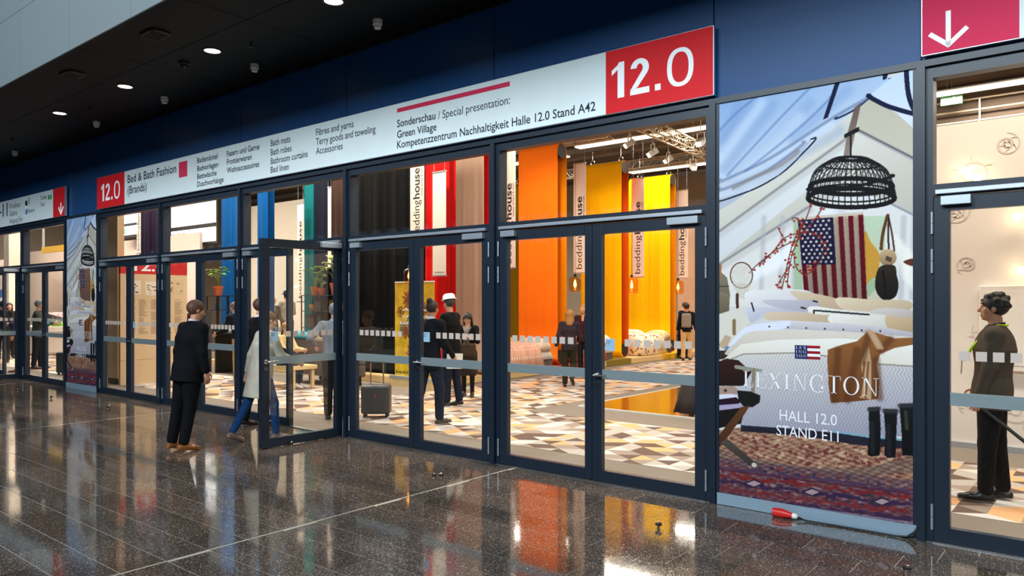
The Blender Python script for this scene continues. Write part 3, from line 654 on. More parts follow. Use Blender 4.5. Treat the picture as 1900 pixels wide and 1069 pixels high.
    for row, (dz, c) in enumerate(((770, (134, 44, 46)), (800, (60, 44, 82)), (830, (128, 52, 58)), (860, (66, 46, 78)), (740, (88, 66, 96)))):
        for k in range(36):
            u = 45+23*k+rng.uniform(-5, 5); v = dz+(u-45)*0.125+rng.uniform(-7, 7); poly(ell(B(u, v), rng.uniform(8, 19), rng.uniform(3, 8), 7), c, alpha=0.8)
    for u, v in ((205, 812), (450, 848), (745, 888)):
        poly([B(u-42, v), B(u, v-20), B(u+42, v), B(u, v+20)], (50, 36, 62)); poly([B(u-32, v), B(u, v-13), B(u+32, v), B(u, v+13)], (176, 152, 160))
    for dz, c in ((752, (96, 40, 60)), (884, (70, 48, 80)), (905, (150, 110, 118))): line_([B(50, dz), B(880, dz+104)], 5, c, 0.8)
    poly([B(150, 566), B(380, 582), B(690, 612), B(880, 632), B(880, 668), B(640, 650), B(420, 612), B(150, 592)], (34, 36, 56), alpha=0.9); line_([B(540, 592), B(690, 614), B(880, 632)], 7, (140, 176, 190))
    # throw
    poly([B(*p) for p in ((515, 300), (516, 248), (580, 226), (640, 212), (690, 166), (740, 182), (800, 200), (880, 196), (880, 226), (800, 240), (738, 266), (722, 310), (735, 380), (730, 455), (640, 465), (530, 472), (520, 400))], (160, 112, 68), (124, 78, 44), (0, 1), 0.02)
    for p, q, w in (((650, 290), (690, 330), 0), ): pass
    poly([B(655, 300), B(690, 230), B(700, 300), B(700, 458), B(650, 450), B(665, 380)], (196, 166, 134), noise=0.02)
    for a, b in (((640, 250), (600, 460)), ((560, 250), (545, 460)), ((690, 180), (660, 300)), ((720, 290), (735, 450)), ((780, 205), (740, 250))): line_([B(*a), B(*b)], 9, (96, 58, 34), 0.5, 5)
    for a, b in (((672, 300), (655, 440)), ((688, 300), (676, 450))): line_([B(*a), B(*b)], 6, (126, 80, 48), 0.8)
    for a in (0, 14): line_([B(690+a, 172), B(730+a, 240)], 6, (214, 188, 160), 0.7, 2)
    # folding chair with clothes
    poly([B(50, 300), B(90, 285), B(140, 292), B(170, 320), B(205, 325), B(160, 400), B(50, 400)], (70, 42, 34), (44, 28, 26), noise=0.08); line_([B(130, 320), B(235, 338)], 13, (160, 156, 146)); line_([B(205, 335), B(200, 430)], 13, (150, 140, 120))
    poly([B(50, 405), B(120, 400), B(136, 415), B(134, 434), B(50, 440)], (178, 152, 140)); poly([B(50, 437), B(110, 434), B(150, 446), B(120, 458), B(50, 460)], (222, 220, 236)); poly([B(50, 458), B(130, 448), B(150, 468), B(130, 484), B(50, 486)], (52, 26, 48)); poly([B(50, 482), B(158, 474), B(158, 490), B(110, 502), B(50, 504)], (180, 168, 196)); poly(ell(B(85, 420), 6, 5, 10), (60, 60, 76))
    poly([B(135, 420), B(190, 424), B(232, 440), B(230, 470), B(200, 490), B(160, 486), B(140, 460)], (34, 36, 34)); poly([B(50, 505), B(170, 490), B(150, 560), B(50, 580)], (36, 30, 30))
    poly([B(150, 490), B(188, 484), B(165, 520), B(70, 650), B(50, 664), B(50, 618)], (112, 74, 46), (84, 56, 38)); poly([B(62, 640), B(92, 622), B(216, 728), B(206, 742), B(190, 738)], (96, 88, 82), (70, 62, 58)); poly(ell(B(206, 734), 9, 8, 10), (206, 200, 190))
    # boots
    for pts in (((688, 490), (735, 490), (740, 580), (736, 692), (700, 698), (684, 690), (692, 600)), ((752, 497), (810, 500), (806, 600), (802, 702), (768, 704), (755, 690), (760, 600)), ((818, 476), (880, 474), (880, 695), (830, 692), (828, 600))): poly([B(*p) for p in pts], (30, 32, 38), (16, 16, 20)); 
    for a, b in (((692, 500), (732, 496)), ((756, 506), (808, 506)), ((820, 484), (870, 482))): line_([B(*a), B(*b)], 9, (74, 76, 80), 0.7, 2)
    line_([B(845, 510), B(850, 580)], 10, (60, 72, 52)); line_([B(700, 560), B(706, 680)], 7, (62, 64, 70), 0.5, 3); line_([B(770, 570), B(775, 690)], 7, (62, 64, 70), 0.5, 3)
    poly([B(40, 853), B(880, 975), B(880, 1010), B(40, 875)], (160, 150, 168), alpha=0.6)
    img = np.clip(img, 0, 255).reshape(PH, SS, PW, SS, 3).mean((1, 3))/255.0
    img = img**1.22
    return np.where(img <= 0.04045, img/12.92, ((img+0.055)/1.055)**2.4)

PRINT = bpy.data.materials.new('poster_print'); PRINT.use_nodes = True
_nt = PRINT.node_tree; _a = _nt.nodes.new('ShaderNodeVertexColor'); _a.layer_name = 'print'
_nt.links.new(_a.outputs['Color'], _nt.nodes['Principled BSDF'].inputs['Base Color']); _nt.nodes['Principled BSDF'].inputs['Roughness'].default_value = 0.7; _nt.nodes['Principled BSDF'].inputs['Specular IOR Level'].default_value = 0.12
def poster_mesh():
    img = paint_poster()[::-1]           # row 0 = bottom
    W, H = PX1-PX0, PZ1-PZ0
    gx = (np.arange(PW+1)/PW)*W-W/2; gz = np.arange(PH+1)/PH*H+PZ0
    X, Z = np.meshgrid(gx, gz); v = np.stack([X, np.zeros_like(X), Z], -1).reshape(-1, 3)
    i, j = np.meshgrid(np.arange(PW), np.arange(PH)); a = j*(PW+1)+i
    f = np.stack([a, a+1, a+PW+2, a+PW+1], -1).reshape(-1, 4)
    me = bpy.data.meshes.new('poster_print'); me.vertices.add(len(v)); me.vertices.foreach_set('co', v.ravel())
    me.loops.add(f.size); me.loops.foreach_set('vertex_index', f.ravel().astype(np.int32))
    me.polygons.add(len(f)); me.polygons.foreach_set('loop_start', np.arange(0, f.size, 4, dtype=np.int32)); me.update(calc_edges=True)
    c = me.color_attributes.new('print', 'FLOAT_COLOR', 'CORNER')
    col = np.concatenate([img.reshape(-1, 3), np.ones((PW*PH, 1))], 1); c.data.foreach_set('color', np.repeat(col, 4, axis=0).astype(np.float32).ravel())
    me.materials.append(PRINT); return me
PMESH = poster_mesh()
PRW = M('poster_white_letters', (235, 235, 238), rough=0.7, spec=0.12); NAVY = M('poster_navy', (24, 40, 92), rough=0.7, spec=0.12); PRED = M('poster_red', (150, 24, 40), rough=0.7, spec=0.12)
# serif capitals drawn as polygons, unit cap height
def serif(ch):
    s = 0.028; P = []
    def R(x0, x1, z0, z1): P.append([(x0, z0), (x1, z0), (x1, z1), (x0, z1)])
    if ch == 'L': w = .62; R(.12, .23, 0, 1); R(.02, .36, 1-s, 1); R(.02, .60, 0, s); P.append([(.57, 0), (.60, 0), (.62, .28), (.595, .28)])
    elif ch == 'E': w = .66; R(.12, .23, 0, 1); R(.02, .60, 1-s, 1); R(.02, .62, 0, s); R(.2, .45, .49, .49+s); P += [[(.58, 1), (.60, 1), (.60, .76), (.58, .76)], [(.60, 0), (.63, 0), (.645, .27), (.625, .27)]]; R(.435, .455, .37, .64)
    elif ch == 'X': w = .78; P += [[(.07, 1), (.20, 1), (.72, 0), (.59, 0)], [(.62, 1), (.655, 1), (.16, 0), (.125, 0)]]; R(0, .29, 1-s, 1); R(.52, .75, 1-s, 1); R(.02, .27, 0, s); R(.49, .79, 0, s)
    elif ch == 'I': w = .38; R(.13, .24, 0, 1); R(.03, .34, 1-s, 1); R(.03, .34, 0, s)
    elif ch == 'N': w = .86; R(.14, .17, 0, 1); R(.70, .73, 0, 1); P.append([(.12, 1), (.24, 1), (.73, 0), (.70, 0)]); R(.02, .2, 1-s, 1); R(.04, .28, 0, s); R(.59, .84, 1-s, 1)
    elif ch == 'T': w = .74; R(.31, .42, 0, 1); R(.03, .70, 1-s, 1); R(.22, .51, 0, s); P += [[(.03, 1), (.055, 1), (.04, .74), (.02, .74)], [(.675, 1), (.70, 1), (.71, .74), (.69, .74)]]
    else:
        w = .82; a0, a1 = (0, 2*math.pi) if ch == 'O' else (math.radians(48), math.radians(318)); n = 30
        o_ = [(.41+.40*math.cos(a0+(a1-a0)*k/n), .5+.52*math.sin(a0+(a1-a0)*k/n)) for k in range(n+1)]; i_ = [(.41+.29*math.cos(a0+(a1-a0)*k/n), .5+.485*math.sin(a0+(a1-a0)*k/n)) for k in range(n+1)]
        for k in range(n): P.append([o_[k], o_[k+1], i_[k+1], i_[k]])
        if ch == 'G': R(.62, .72, .02, .40); R(.50, .80, .38, .40); R(.66, .69, .68, 1.0)
    return P, w
def serif_line(body, x0, x1, z, h, y, m, parent, gap=0.10):
    tot = sum(serif(c)[1] for c in body)+gap*(len(body)-1); k = (x1-x0)/tot; x = x0
    for c in body:
        P, w = serif(c); mb = MB()
        for p in P: mb.prism([(x+q[0]*k, z+q[1]*h) for q in p], y, y+0.0006)
        x += (w+gap)*k; mb.build('lettering', m, parent)
def poster(cx, label, kickcurl):
    t = thing('poster', label, 'poster', (cx, -0.012, 0))
    o = link('print', PMESH, t, loc=(0, -0.003, 0)); hw = (PX1-PX0)/2; mid = (PX0+PX1)/2
    MB().box(-hw, hw, -0.002, 0.03, PZ0, PZ1).build('backing_board', ALU, t)
    X = lambda px, py: fac(px, py)[0]-mid
    yl = -0.0045
    serif_line('LEXINGTON', X(1380, 700), X(1632, 720), 1.035, 0.138, yl, PRW, t)
    text('HALL 12.0', X(1448, 770), X(1554, 775), 0.773+0.01, 0.085, yl, PRW, t); text('STAND E11', X(1442, 795), X(1557, 798), 0.655, 0.085, yl, PRW, t)
    lx0, lx1 = X(1476, 650), X(1523, 650); lm = lx0+(lx1-lx0)*0.5
    lg = MB().box(lx0, lm, yl, yl+0.001, 1.295, 1.405).build('logo_field', NAVY, t)
    for r, wd in enumerate(('LEX', 'ING', 'TON')): serif_line(wd, lx0+0.008, lm-0.008, 1.375-0.034*r, 0.022, yl-0.001, PRW, lg, 0.25)
    for k in range(5): MB().box(lm, lx1, yl, yl+0.001, 1.295+0.022*k, 1.295+0.022*(k+1)).build('logo_stripe', PRED if k % 2 == 0 else PRW, t)
    return t
pr = poster((PX0+PX1)/2, 'large tent bedroom poster with flag and basket lamp, right foreground', True)
pl = poster((-17.026-15.519)/2, 'narrow-looking tent bedroom poster far left beside the first doors', False)
# steel kick plates under the posters
k1 = MB()
prof = [(-0.048, 0.0), (-0.048, 0.098), (-0.042, 0.10)]
xa, xb = PX0-0.02, -1.30
k1.box(xa, xb, -0.022, -0.016, 0.004, 0.104)
arc = [(-1.30+0.105*math.sin(a), 0.104-0.0*a) for a in (0,)]
k1.prism([(-1.30, 0.004)]+[(-1.30+0.105*math.sin(math.radians(a)), 0.109-0.105*math.cos(math.radians(a))) for a in range(0, 91, 10)]+[(-1.30, 0.104)], -0.024, -0.016)
KICK = M('kick_plate_steel', (150, 172, 190), rough=0.35, metal=0.35, noise=0.06, nscale=6, stretch=(0.3, 1, 30))
tag(k1.build('kick_plate', KICK), 'brushed steel kick plate with rounded end under the right poster', 'kick plate')
tag(MB().box(-17.03, -15.52, -0.022, -0.016, 0.0, 0.104).build('kick_plate', KICK), 'brushed steel kick plate under the narrow far-left poster', 'kick plate')
for a, b in ((-1.232, -1.206), (-2.772, -2.743), (-15.545, -15.519), (-17.026, -16.995)): trim(MB().box(a, b, -0.02, 0.02, 0.104, 3.475), FRAME)

# red plug with cable
px_, py_ = -2.15, -0.075
t = thing('power_plug', 'red industrial plug with white collar and black cable on the floor', 'plug', (px_, py_, 0.036), 0.0)
MB().tube([(-0.10, 0, 0), (-0.02, 0, 0)], 0.036, 18).tube([(-0.02, 0, 0), (0.0, 0, 0), (0.045, 0, -0.004), (0.06, 0, -0.004)], [0.034, 0.032, 0.022, 0.021], 18).build('plug_body', M('plug_red', (205, 30, 20), rough=0.35), t)
MB().tube([(0.058, 0, -0.004), (0.09, 0, -0.006), (0.10, 0, -0.008)], [0.024, 0.02, 0.008], 16).build('cable_gland', WHITEP, t)
MB().tube([(0.10, 0, -0.010), (0.16, 0.0, -0.026), (0.35, 0.022, -0.028), (0.60, 0.03, -0.028), (0.80, 0.028, -0.027), (0.88, 0.033, -0.02), (0.93, 0.036, 0.02), (0.955, 0.036, 0.066)], 0.0075, 10).build('cable', BLACK, t, smooth=True)
# ================================================================== the exhibition hall
CARP = M('grey_needle_carpet', (128, 115, 103), rough=0.95, noise=0.22, nscale=260, bump=0.3, bscale=500)
struct(MB().box(-48, 8, 0.02, 28, -0.3, 0.0).build('floor_hall', CARP), 'plain grey carpet of the hall aisle')
HW = M('hall_wall_paint', (196, 178, 158), rough=0.85); HC = M('hall_concrete', (150, 136, 120), rough=0.85, noise=0.12, nscale=2)
struct(MB().box(-48, 8, 28, 28.3, 0, 8.6).build('wall_back', HW)); struct(MB().box(-48.3, -48, 0.25, 28, 0, 8.6).build('wall_hall_left', HW)); struct(MB().box(8, 8.3, 0.0, 28, 0, 8.6).build('wall_hall_right', HW))
ch = struct(MB().box(-48, 8, 0.25, 28, 8.6, 8.8).build('ceiling_hall', HC))
for i in range(9): MB().box(-48, 8, 1.5+3.2*i, 1.95+3.2*i, 8.0, 8.6).build('ceiling_beam', HC, ch)
for i in range(7): MB().tube([(-48, 3.4+3.7*i, 7.75), (8, 3.4+3.7*i, 7.75)], 0.16, 12).build('air_duct', M('duct_metal', (150, 150, 150), rough=0.4, metal=0.6), ch)

# patterned carpet
CM = [M('carpet_brown', (100, 76, 65), rough=0.95), M('carpet_taupe', (152, 134, 120), rough=0.95), M('carpet_grey', (176, 167, 158), rough=0.95), M('carpet_white', (204, 197, 190), rough=0.95), M('carpet_peach', (226, 166, 116), rough=0.95)]
def clip_poly(p, ax, v, keep_gt):
    out = []
    for i in range(len(p)):
        a, b = p[i], p[(i+1) % len(p)]; ia = (a[ax] >= v) == keep_gt or a[ax] == v; ib = (b[ax] >= v) == keep_gt or b[ax] == v
        if ia: out.append(a)
        if ia != ib:
            t = (v-a[ax])/(b[ax]-a[ax]); out.append((a[0]+(b[0]-a[0])*t, a[1]+(b[1]-a[1])*t))
    return out
def carpet(label, x0, x1, y0, y1, seed):
    rg = random.Random(seed); mb = MB(); DX, DY = 0.2425, 0.2925
    mb.box(x0, x1, y0, y1, 0.0, 0.003, 1)
    k0 = int((x0+4.782)/DX)-2; k1 = int((x1+4.782)/DX)+2; last = [0]*400
    for k in range(k0, k1):
        xa = -4.782+DX*k; xb = xa+DX; sh = 0.5 if k % 2 else 0.0
        for n_ in range(int(y0/DY)-2, int(y1/DY)+3):
            ya = 1.984-DY*7+DY*(n_+sh)
            for tri in (((xa, ya), (xb, ya+DY/2), (xa, ya+DY)), ((xb, ya+DY/2), (xb, ya+DY*1.5), (xa, ya+DY))):
                p = list(tri)
                for ax, v, g in ((0, x0, True), (0, x1, False), (1, y0, True), (1, y1, False)):
                    if p: p = clip_poly(p, ax, v, g)
                if len(p) < 3: continue
                c = rg.choices(range(5), (24, 18, 24, 18, 18))[0]
                ar = sum(p[i][0]*p[(i+1) % len(p)][1]-p[(i+1) % len(p)][0]*p[i][1] for i in range(len(p)))
                if abs(ar) < 1e-6: continue
                if ar < 0: p = p[::-1]
                mb.add([(a, b, 0.0036) for a, b in p], [tuple(range(len(p)))], c)
    return tag(mb.build('patterned_carpet', CM), label, 'carpet')
carpet('triangle-patterned carpet strip running along just inside the doors', -36, 4, 0.95, 3.32, 5)
carpet('triangle-patterned carpet lane leading away beside the orange drapes', -10.6, -7.53, 3.325, 20, 9)

# ------------------------------------------------------------------ overhead: tubes, trusses, spotlights
tubem = M('white_fixture', (225, 220, 212), rough=0.5); lampm = M('tube_lamp', (255, 235, 205), emit=2.5)
TUBEL = {8: 'white tube light over the lane, right of the truss spotlights', 9: 'white tube light just above the yellow fabric, left part of the near line', 11: 'white tube light before the gallery in the top right transom window', 12: 'white tube light of the far line, right of the lemon drape', 13: 'white tube light of the far line, behind the lemon drape top'}
for i, (x, y, zl) in enumerate(HALL_ROWS):
    t = thing('tube_luminaire', TUBEL.get(i, 'white linear tube light added out of sight above the stands'), 'light', (x, y, zl), group='hall tube lights')
    MB().box(-2.4, 2.4, -0.16, 0.16, 0.045, 0.08).build('housing', tubem, t); MB().box(-2.36, 2.36, -0.165, 0.165, 0.004, 0.045).build('lamp_tube', lampm, t)
    for xx_ in (-2.0, 2.0): MB().tube([(xx_, 0, 0.06), (xx_, 0, 8.6-zl)], 0.006, 6).build('hanger', ALU, t)
TR = M('truss_aluminium', (205, 190, 168), rough=0.35, metal=0.5)
def truss(label, a, b, w=0.30):
    a = Vector(a); b = Vector(b); L = (b-a).length; d = (b-a).normalized(); r = d.cross(Vector((0, 0, 1))).normalized()*w/2; u = Vector((0, 0, w/2))
    t = thing('lighting_truss', label, 'truss'); mb = MB(); br = MB(); n_ = int(L/0.34)
    for s1, s2 in ((1, 1), (1, -1), (-1, 1), (-1, -1)): mb.tube([a+r*s1+u*s2, b+r*s1+u*s2], 0.025, 8)
    for i in range(n_):
        p = a+d*(L*i/n_); q = a+d*(L*(i+1)/n_); s = 1 if i % 2 else -1
        for e1, e2 in ((r+u*s, r-u*s), (-r+u*s, -r-u*s), (r*s+u, -r*s+u), (r*s-u, -r*s-u)): br.bar(p+e1, q+e2, 0.016)
    for q in ((0.15, 0.85) if a.y > 10 and a.z < 6.4 else ()): p = a+d*(L*q); MB().tube([p+Vector((0, 0, w/2)), (p.x, p.y, 8.6)], 0.008, 6).build('suspension_wire', ALU, t)
    mb.build('chord', TR, t, smooth=False); br.build('bracing', TR, t)
    return t
truss('lattice lighting truss running away from the doors in front of the tube lights', (-9.75, 9.6, 6.45), (-10.6, 20.5, 6.45))
truss('lattice lighting truss crossing behind the yellow drapes', (-17.5, 18.1, 6.80), (-5.2, 17.7, 6.80))
truss('lattice lighting truss crossing behind the orange drape top', (-18.5, 10.6, 6.3), (-10.7, 11.0, 6.3))
SPOTS = [(1198, 215, 8.8, 'spotlight under the truss, nearest the orange drape'), (1168, 265, 12.0, 'spotlight on the truss above the amber drape'), (1211, 282, 12.5, 'spotlight hanging lowest in the middle of the transom window'), (1286, 308, 16.2, 'spotlight on the far truss at the right window edge'), (1300, 262, 12.0, 'dark-backed spotlight close to the right frame'), (1240, 295, 16.4, 'spotlight on the far truss above the yellow drape')]
for px, py, Y, lb in SPOTS:
    x, z = fac(px, py, Y); t = thing('spotlight', 'small white '+lb, 'spotlight', (x, Y, z), random.uniform(-1, 1), 'spotlights on the trusses')
    MB().bar((0, 0.12, 0.05), (0, -0.12, -0.10), 0.17, 0.15).build('housing', tubem, t, bevel=0.01); MB().bar((0, -0.12, -0.10), (0, -0.13, -0.108), 0.15, 0.13).build('lens', M('spot_lens', (255, 240, 215), emit=2.0), t)
    MB().bar((-0.10, 0, -0.02), (-0.10, 0, 0.22), 0.015, 0.03).bar((0.10, 0, -0.02), (0.10, 0, 0.22), 0.015, 0.03).bar((-0.1, 0, 0.22), (0.1, 0, 0.22), 0.03, 0.015).tube([(0, 0, 0.22), (0, 0, 8.6-z)], 0.012, 8).build('bracket', tubem, t)

# truss spotlight beams, plus added fixtureless spots brightening front fabric and ivory wall
for k, (lx, ly, lz, tx, ty, tz, pw) in enumerate(((-9.9, 6.6, 6.3, -11.8, 9.3, 2.9, 680), (-10.0, 10.0, 6.3, -11.9, 12.6, 2.8, 720), (-10.2, 13.0, 6.3, -12.0, 15.8, 2.8, 330), (-10.4, 3.2, 6.3, -11.2, 6.0, 3.2, 520), (-13.4, 2.4, 6.3, -14.8, 5.2, 3.2, 200), (-18.0, 2.2, 6.3, -18.6, 4.8, 3.2, 200), (-0.6, 2.0, 6.0, -1.0, 4.2, 2.0, 110))):
    l = bpy.data.lights.new('spot_beam', 'SPOT'); l.energy = pw; l.spot_size = math.radians(62); l.spot_blend = 0.9; l.color = (1.0, 0.88, 0.72); l.shadow_soft_size = 0.12
    lo = bpy.data.objects.new('spot_beam', l); COL.objects.link(lo); lo.location = (lx, ly, lz); lo.rotation_euler = (Vector((tx, ty, tz))-Vector((lx, ly, lz))).to_track_quat('-Z', 'Y').to_euler()

# ------------------------------------------------------------------ booth platform
WOODP = M('pale_plywood', (214, 180, 124), rough=0.6, noise=0.12, nscale=4, stretch=(1, 1, 12)); OSB = M('dark_plinth', (40, 34, 32), rough=0.7)
pf = thing('display_platform', 'low pale wooden platform edging the fabric display stand', 'platform')
MB().box(-13.4, -11.0, 4.7, 18.2, 0.02, 0.145).box(-20.0, -13.4, 4.7, 7.7, 0.02, 0.145).build('core', OSB, pf)
for i in range(9): MB().box(-10.999, -10.96, 4.7+1.5*i+0.004, 6.2+1.5*i-0.004, 0.01, 0.148).build('edge_board', WOODP, pf)
for i in range(6): MB().box(-20.0+1.5*i+0.004, -18.5+1.5*i-0.004, 4.66, 4.70, 0.01, 0.148).build('edge_board', WOODP, pf)
for i in range(18):
    MB().box(-13.4+0.003, -11.0, 4.70+0.75*i+0.003, 5.45+0.75*i-0.003, 0.145, 0.16).build('deck_board', WOODP, pf)
for i in range(4):
    for j in range(3): MB().box(-20+2.2*j+0.003, -17.8+2.2*j-0.003, 4.70+0.75*i+0.003, 5.45+0.75*i-0.003, 0.145, 0.16).build('deck_board', WOODP, pf)
PT = 0.16
# coloured floor runners below the drapes
def runner(label, y0, y1, rgb):
    mb = MB().box(-12.6, -10.955, y0, y1, PT, PT+0.006).box(-10.955, -10.948, y0, y1, 0.01, PT+0.006)
    tag(mb.build('floor_runner', M('runner_%d' % int(y0*10), rgb, rough=0.8)), label, 'runner')
runner('dark red cloth runner on the platform below the orange drape', 8.9, 10.2, (150, 36, 18))
runner('olive cloth runner on the platform before the amber drape', 11.2, 12.5, (128, 106, 20)); runner('yellow cloth runner on the platform before the yellow drape', 14.4, 16.2, (236, 180, 8))

# ------------------------------------------------------------------ hanging fabric displays
def cloth_mat(name, rgb):
    return M('cloth_'+name, rgb, rough=0.85, noise=0.07, nscale=6, stretch=(14, 1, 0.15), bump=0.15, bscale=500, spec=0.08)
def drape(label, x0, x1, y, z0, z1, front, back, r=0.2, hooks=True, seed=0, wob=0.012):
    t = thing('fabric_drape', label, 'drape', ((x0+x1)/2, y, 0), group='hanging fabric lengths of the stand')
    rg = random.Random(seed); hw = (x1-x0)/2; nx = 40; ph = [rg.uniform(0, 6) for _ in range(4)]
    prof = [(-r, z0+r)]+[(-r, z0+r+(z1-z0-2*r)*k/6) for k in range(1, 6)]+[(-r*math.cos(a), z1-r+r*math.sin(a)) for a in np.linspace(0, math.pi, 11)]+[(r, z1-r-(z1-z0-2*r)*k/6) for k in range(1, 6)]+[(-r*math.cos(a), z0+r-r*math.sin(a)) for a in np.linspace(math.pi, 0, 11)]
    mb = MB(); n_ = len(prof)
    for i in range(nx+1):
        x = -hw+2*hw*i/nx
        for (py, pz) in prof:
            f = math.sin(math.pi*min(max((pz-z0)/(z1-z0), 0), 1))
            mb.v.append((x, py+wob*f*(math.sin(x*9+ph[0])+0.6*math.sin(x*21+ph[1])+0.4*math.sin(x*37+ph[2])), pz))
    for i in range(nx):
        for k in range(n_):
            k2 = (k+1) % n_; mb.f.append((i*n_+k, (i+1)*n_+k, (i+1)*n_+k2, i*n_+k2)); mb.m.append(0 if prof[k][0] < 0.02 or prof[k2][0] < 0.02 else 1)
    o = mb.build('fabric', [front, back], t, smooth=True)
    s = o.modifiers.new('thickness', 'SOLIDIFY'); s.thickness = 0.006; s.offset = -1
    for zc, nm in ((z1-r, 'top_tube'), (z0+r, 'bottom_tube')):
        MB().tube([(-hw+0.02, 0, zc), (hw-0.01, 0, zc)], r-0.02, 24).build(nm, BLACK, t)
    if hooks:
        mb = MB()
        for sx in (-hw*0.6, hw*0.8):
            mb.tube([(sx+0.07*math.cos(a), 0, z1+0.05+0.07*math.sin(a)) for a in np.linspace(-0.6, math.pi+0.6, 12)], 0.010, 6); mb.tube([(sx, 0, z1+0.11), (sx, 0, 8.6)], 0.004, 5)
        mb.build('hanging_hook', CHROME, t)
    return t
OR = cloth_mat('orange', (250, 116, 18)); AMB = cloth_mat('amber', (232, 140, 12)); YEL = cloth_mat('yellow', (252, 192, 4)); YOR = cloth_mat('yellow_amber', (252, 178, 2)); DOR = cloth_mat('deep_orange', (214, 84, 10))
OLV = cloth_mat('olive', (150, 118, 18)); BRN = cloth_mat('rose_brown', (204, 170, 146)); RED = cloth_mat('red', (196, 20, 18)); BLK = cloth_mat('black', (7, 7, 7)); TEA = cloth_mat('teal', (8, 92, 96)); NVY = cloth_mat('navy', (17, 19, 36)); DBR = cloth_mat('dark_brown', (58, 39, 33)); BLU = cloth_mat('petrol_blue', (2, 70, 128)); PUR = cloth_mat('purple', (28, 14, 38))
drape('orange fabric length hanging in a loop, biggest and nearest of the bright ones', -12.45, -11.18, 9.45, PT, 5.82, OR, AMB, seed=1)
drape('yellow fabric length with deep orange back between orange and lemon ones', -12.70, -11.30, 12.75, PT, 5.88, YOR, DOR, seed=2)
drape('lemon yellow fabric length, last of the bright row before the backpackers', -12.95, -11.42, 15.95, PT, 5.92, YEL, AMB, seed=3)
x0, _ = fac(944, 400, 12.7); x1, _ = fac(973, 400, 12.7); drape('olive green fabric length glimpsed left of the orange one', x0, x1-0.05, 12.9, PT, 5.6, OLV, OLV, seed=4)
drape('rose brown fabric length with red back behind the phone user', -12.15, -10.93, 6.35, PT, 5.9, BRN, RED, seed=5)
drape('red fabric length behind the pale hanging strip', fac(788.5, 400, 4.85)[0], fac(833, 400, 4.85)[0], 4.95, PT, 5.9, RED, RED, r=0.1, seed=6)
drape('wide black fabric length behind the wheeled suitcase', fac(664, 400, 4.95)[0], fac(788, 400, 4.95)[0], 5.05, PT, 5.9, BLK, BLK, r=0.1, seed=7)
for k, (a, b, zt_, m, lb) in enumerate(((615, 640, 5.9, DBR, 'dark brown fabric length right of the navy one'), (582, 609, 5.9, NVY, 'navy fabric length behind the potted plants'), (563, 582, 5.15, TEA, 'teal fabric length beside the navy one'))):
    xa, _ = fac(a, 400, 5.25); xb, _ = fac(b, 400, 5.25); drape(lb, xa+0.01, xb-0.01, 5.36, PT, zt_, m, m, r=0.1, seed=8+k)
for k, (a, b, m, lb) in enumerate(((478, 496, BLU, 'narrow petrol blue fabric length left of the white wall'), (411, 447, BLU, 'broad petrol blue fabric length behind the beige trousers man'), (260.5, 301, PUR, 'dark purple fabric length in the leftmost transom window'))):
    yy_ = 4.9; xa, _ = fac(a, 400, yy_); xb, _ = fac(b, 400, yy_); drape(lb, xa, xb, yy_+0.1, 0.0 if xa < -20 else PT, 5.9, m, m, r=0.1, seed=20+k)

# ------------------------------------------------------------------ hanging banners
BAN = M('banner_white', (226, 212, 200), rough=0.8, noise=0.02); BTX = M('banner_letters', (36, 30, 28), rough=0.7)
def banner(label, px0, px1, ptop, pbot, Y, zt=None, lettered=True, zmax=None, tl=1.75):
    x0, _ = fac(px0, ptop, Y); x1, zz = fac(px1, ptop, Y); _, zb = fac(px1, pbot, Y); zt = zt or zz
    t = thing('hanging_banner', label, 'banner', ((x0+x1)/2, Y, zb), group='tall white banners of the stand'); w = x1-x0; h = zt-zb; hw = w/2
    MB().box(-hw, hw, -0.004, 0.004, 0, h).build('banner_cloth', BAN, t)
    MB().box(-hw-0.01, hw+0.01, -0.012, 0.012, -0.015, 0.015).build('bottom_rod', ALU, t); MB().box(-hw-0.01, hw+0.01, -0.012, 0.012, h-0.015, h+0.015).build('top_rod', ALU, t)
    mb = MB(); mb.tube([(-hw*0.8, 0, h), (-hw*0.8, 0, 8.6-zb)], 0.003, 5); mb.tube([(hw*0.8, 0, h), (hw*0.8, 0, 8.6-zb)], 0.003, 5); mb.build('suspension_wire', ALU, t)
    if lettered:
        s = tl/1.75; z_ = 0.10
        text('bedding', z_, z_+0.86*s, hw*0.36, w*0.46, -0.0055, BTX, t, 0.0, vertical=True); text('house', z_+0.89*s, z_+1.62*s, hw*0.36, w*0.46, -0.0055, BTX, t, 0.022, vertical=True)
        text('house of bed & bath', z_+0.95*s, z_+1.62*s, hw*0.80, w*0.15, -0.0055, BTX, t, 0.004, vertical=True)
    return t
banner('white lettered banner left of the orange drape', 934, 956.5, 270, 497, 7.15, 5.35, tl=2.0)
banner('white lettered banner between the orange and yellow drapes', 1064.5, 1087, 302, 506, 10.15, tl=2.05)
banner('white lettered banner between the yellow and lemon drapes', 1173, 1195, 330, 514, 13.35, tl=2.3)
banner('white lettered banner behind the backpackers', 1255.5, 1276.5, 352, 516, 16.7, tl=2.3)
banner('white lettered banner between the black and red drapes', 761.5, 787, 304, 447, 4.70, 4.95, tl=1.55)
banner('pale unlettered strip hanging in front of the red drape', 803, 827.5, 317, 511, 4.62, lettered=False)
text('beddinghouse', fac(806, 510, 4.6)[0], fac(824, 510, 4.6)[0], fac(806, 507, 4.6)[1], 0.035, 4.612, BTX, bpy.data.objects['hanging_banner.005']).matrix_parent_inverse = bpy.data.objects['hanging_banner.005'].matrix_basis.inverted()
banner('white lettered banner left of the teal drape', 552, 563.5, 376, 560, 5.1, tl=2.1)
banner('slim cream banner between the navy and brown drapes', 608.5, 614.5, 347, 497, 5.1, lettered=False)
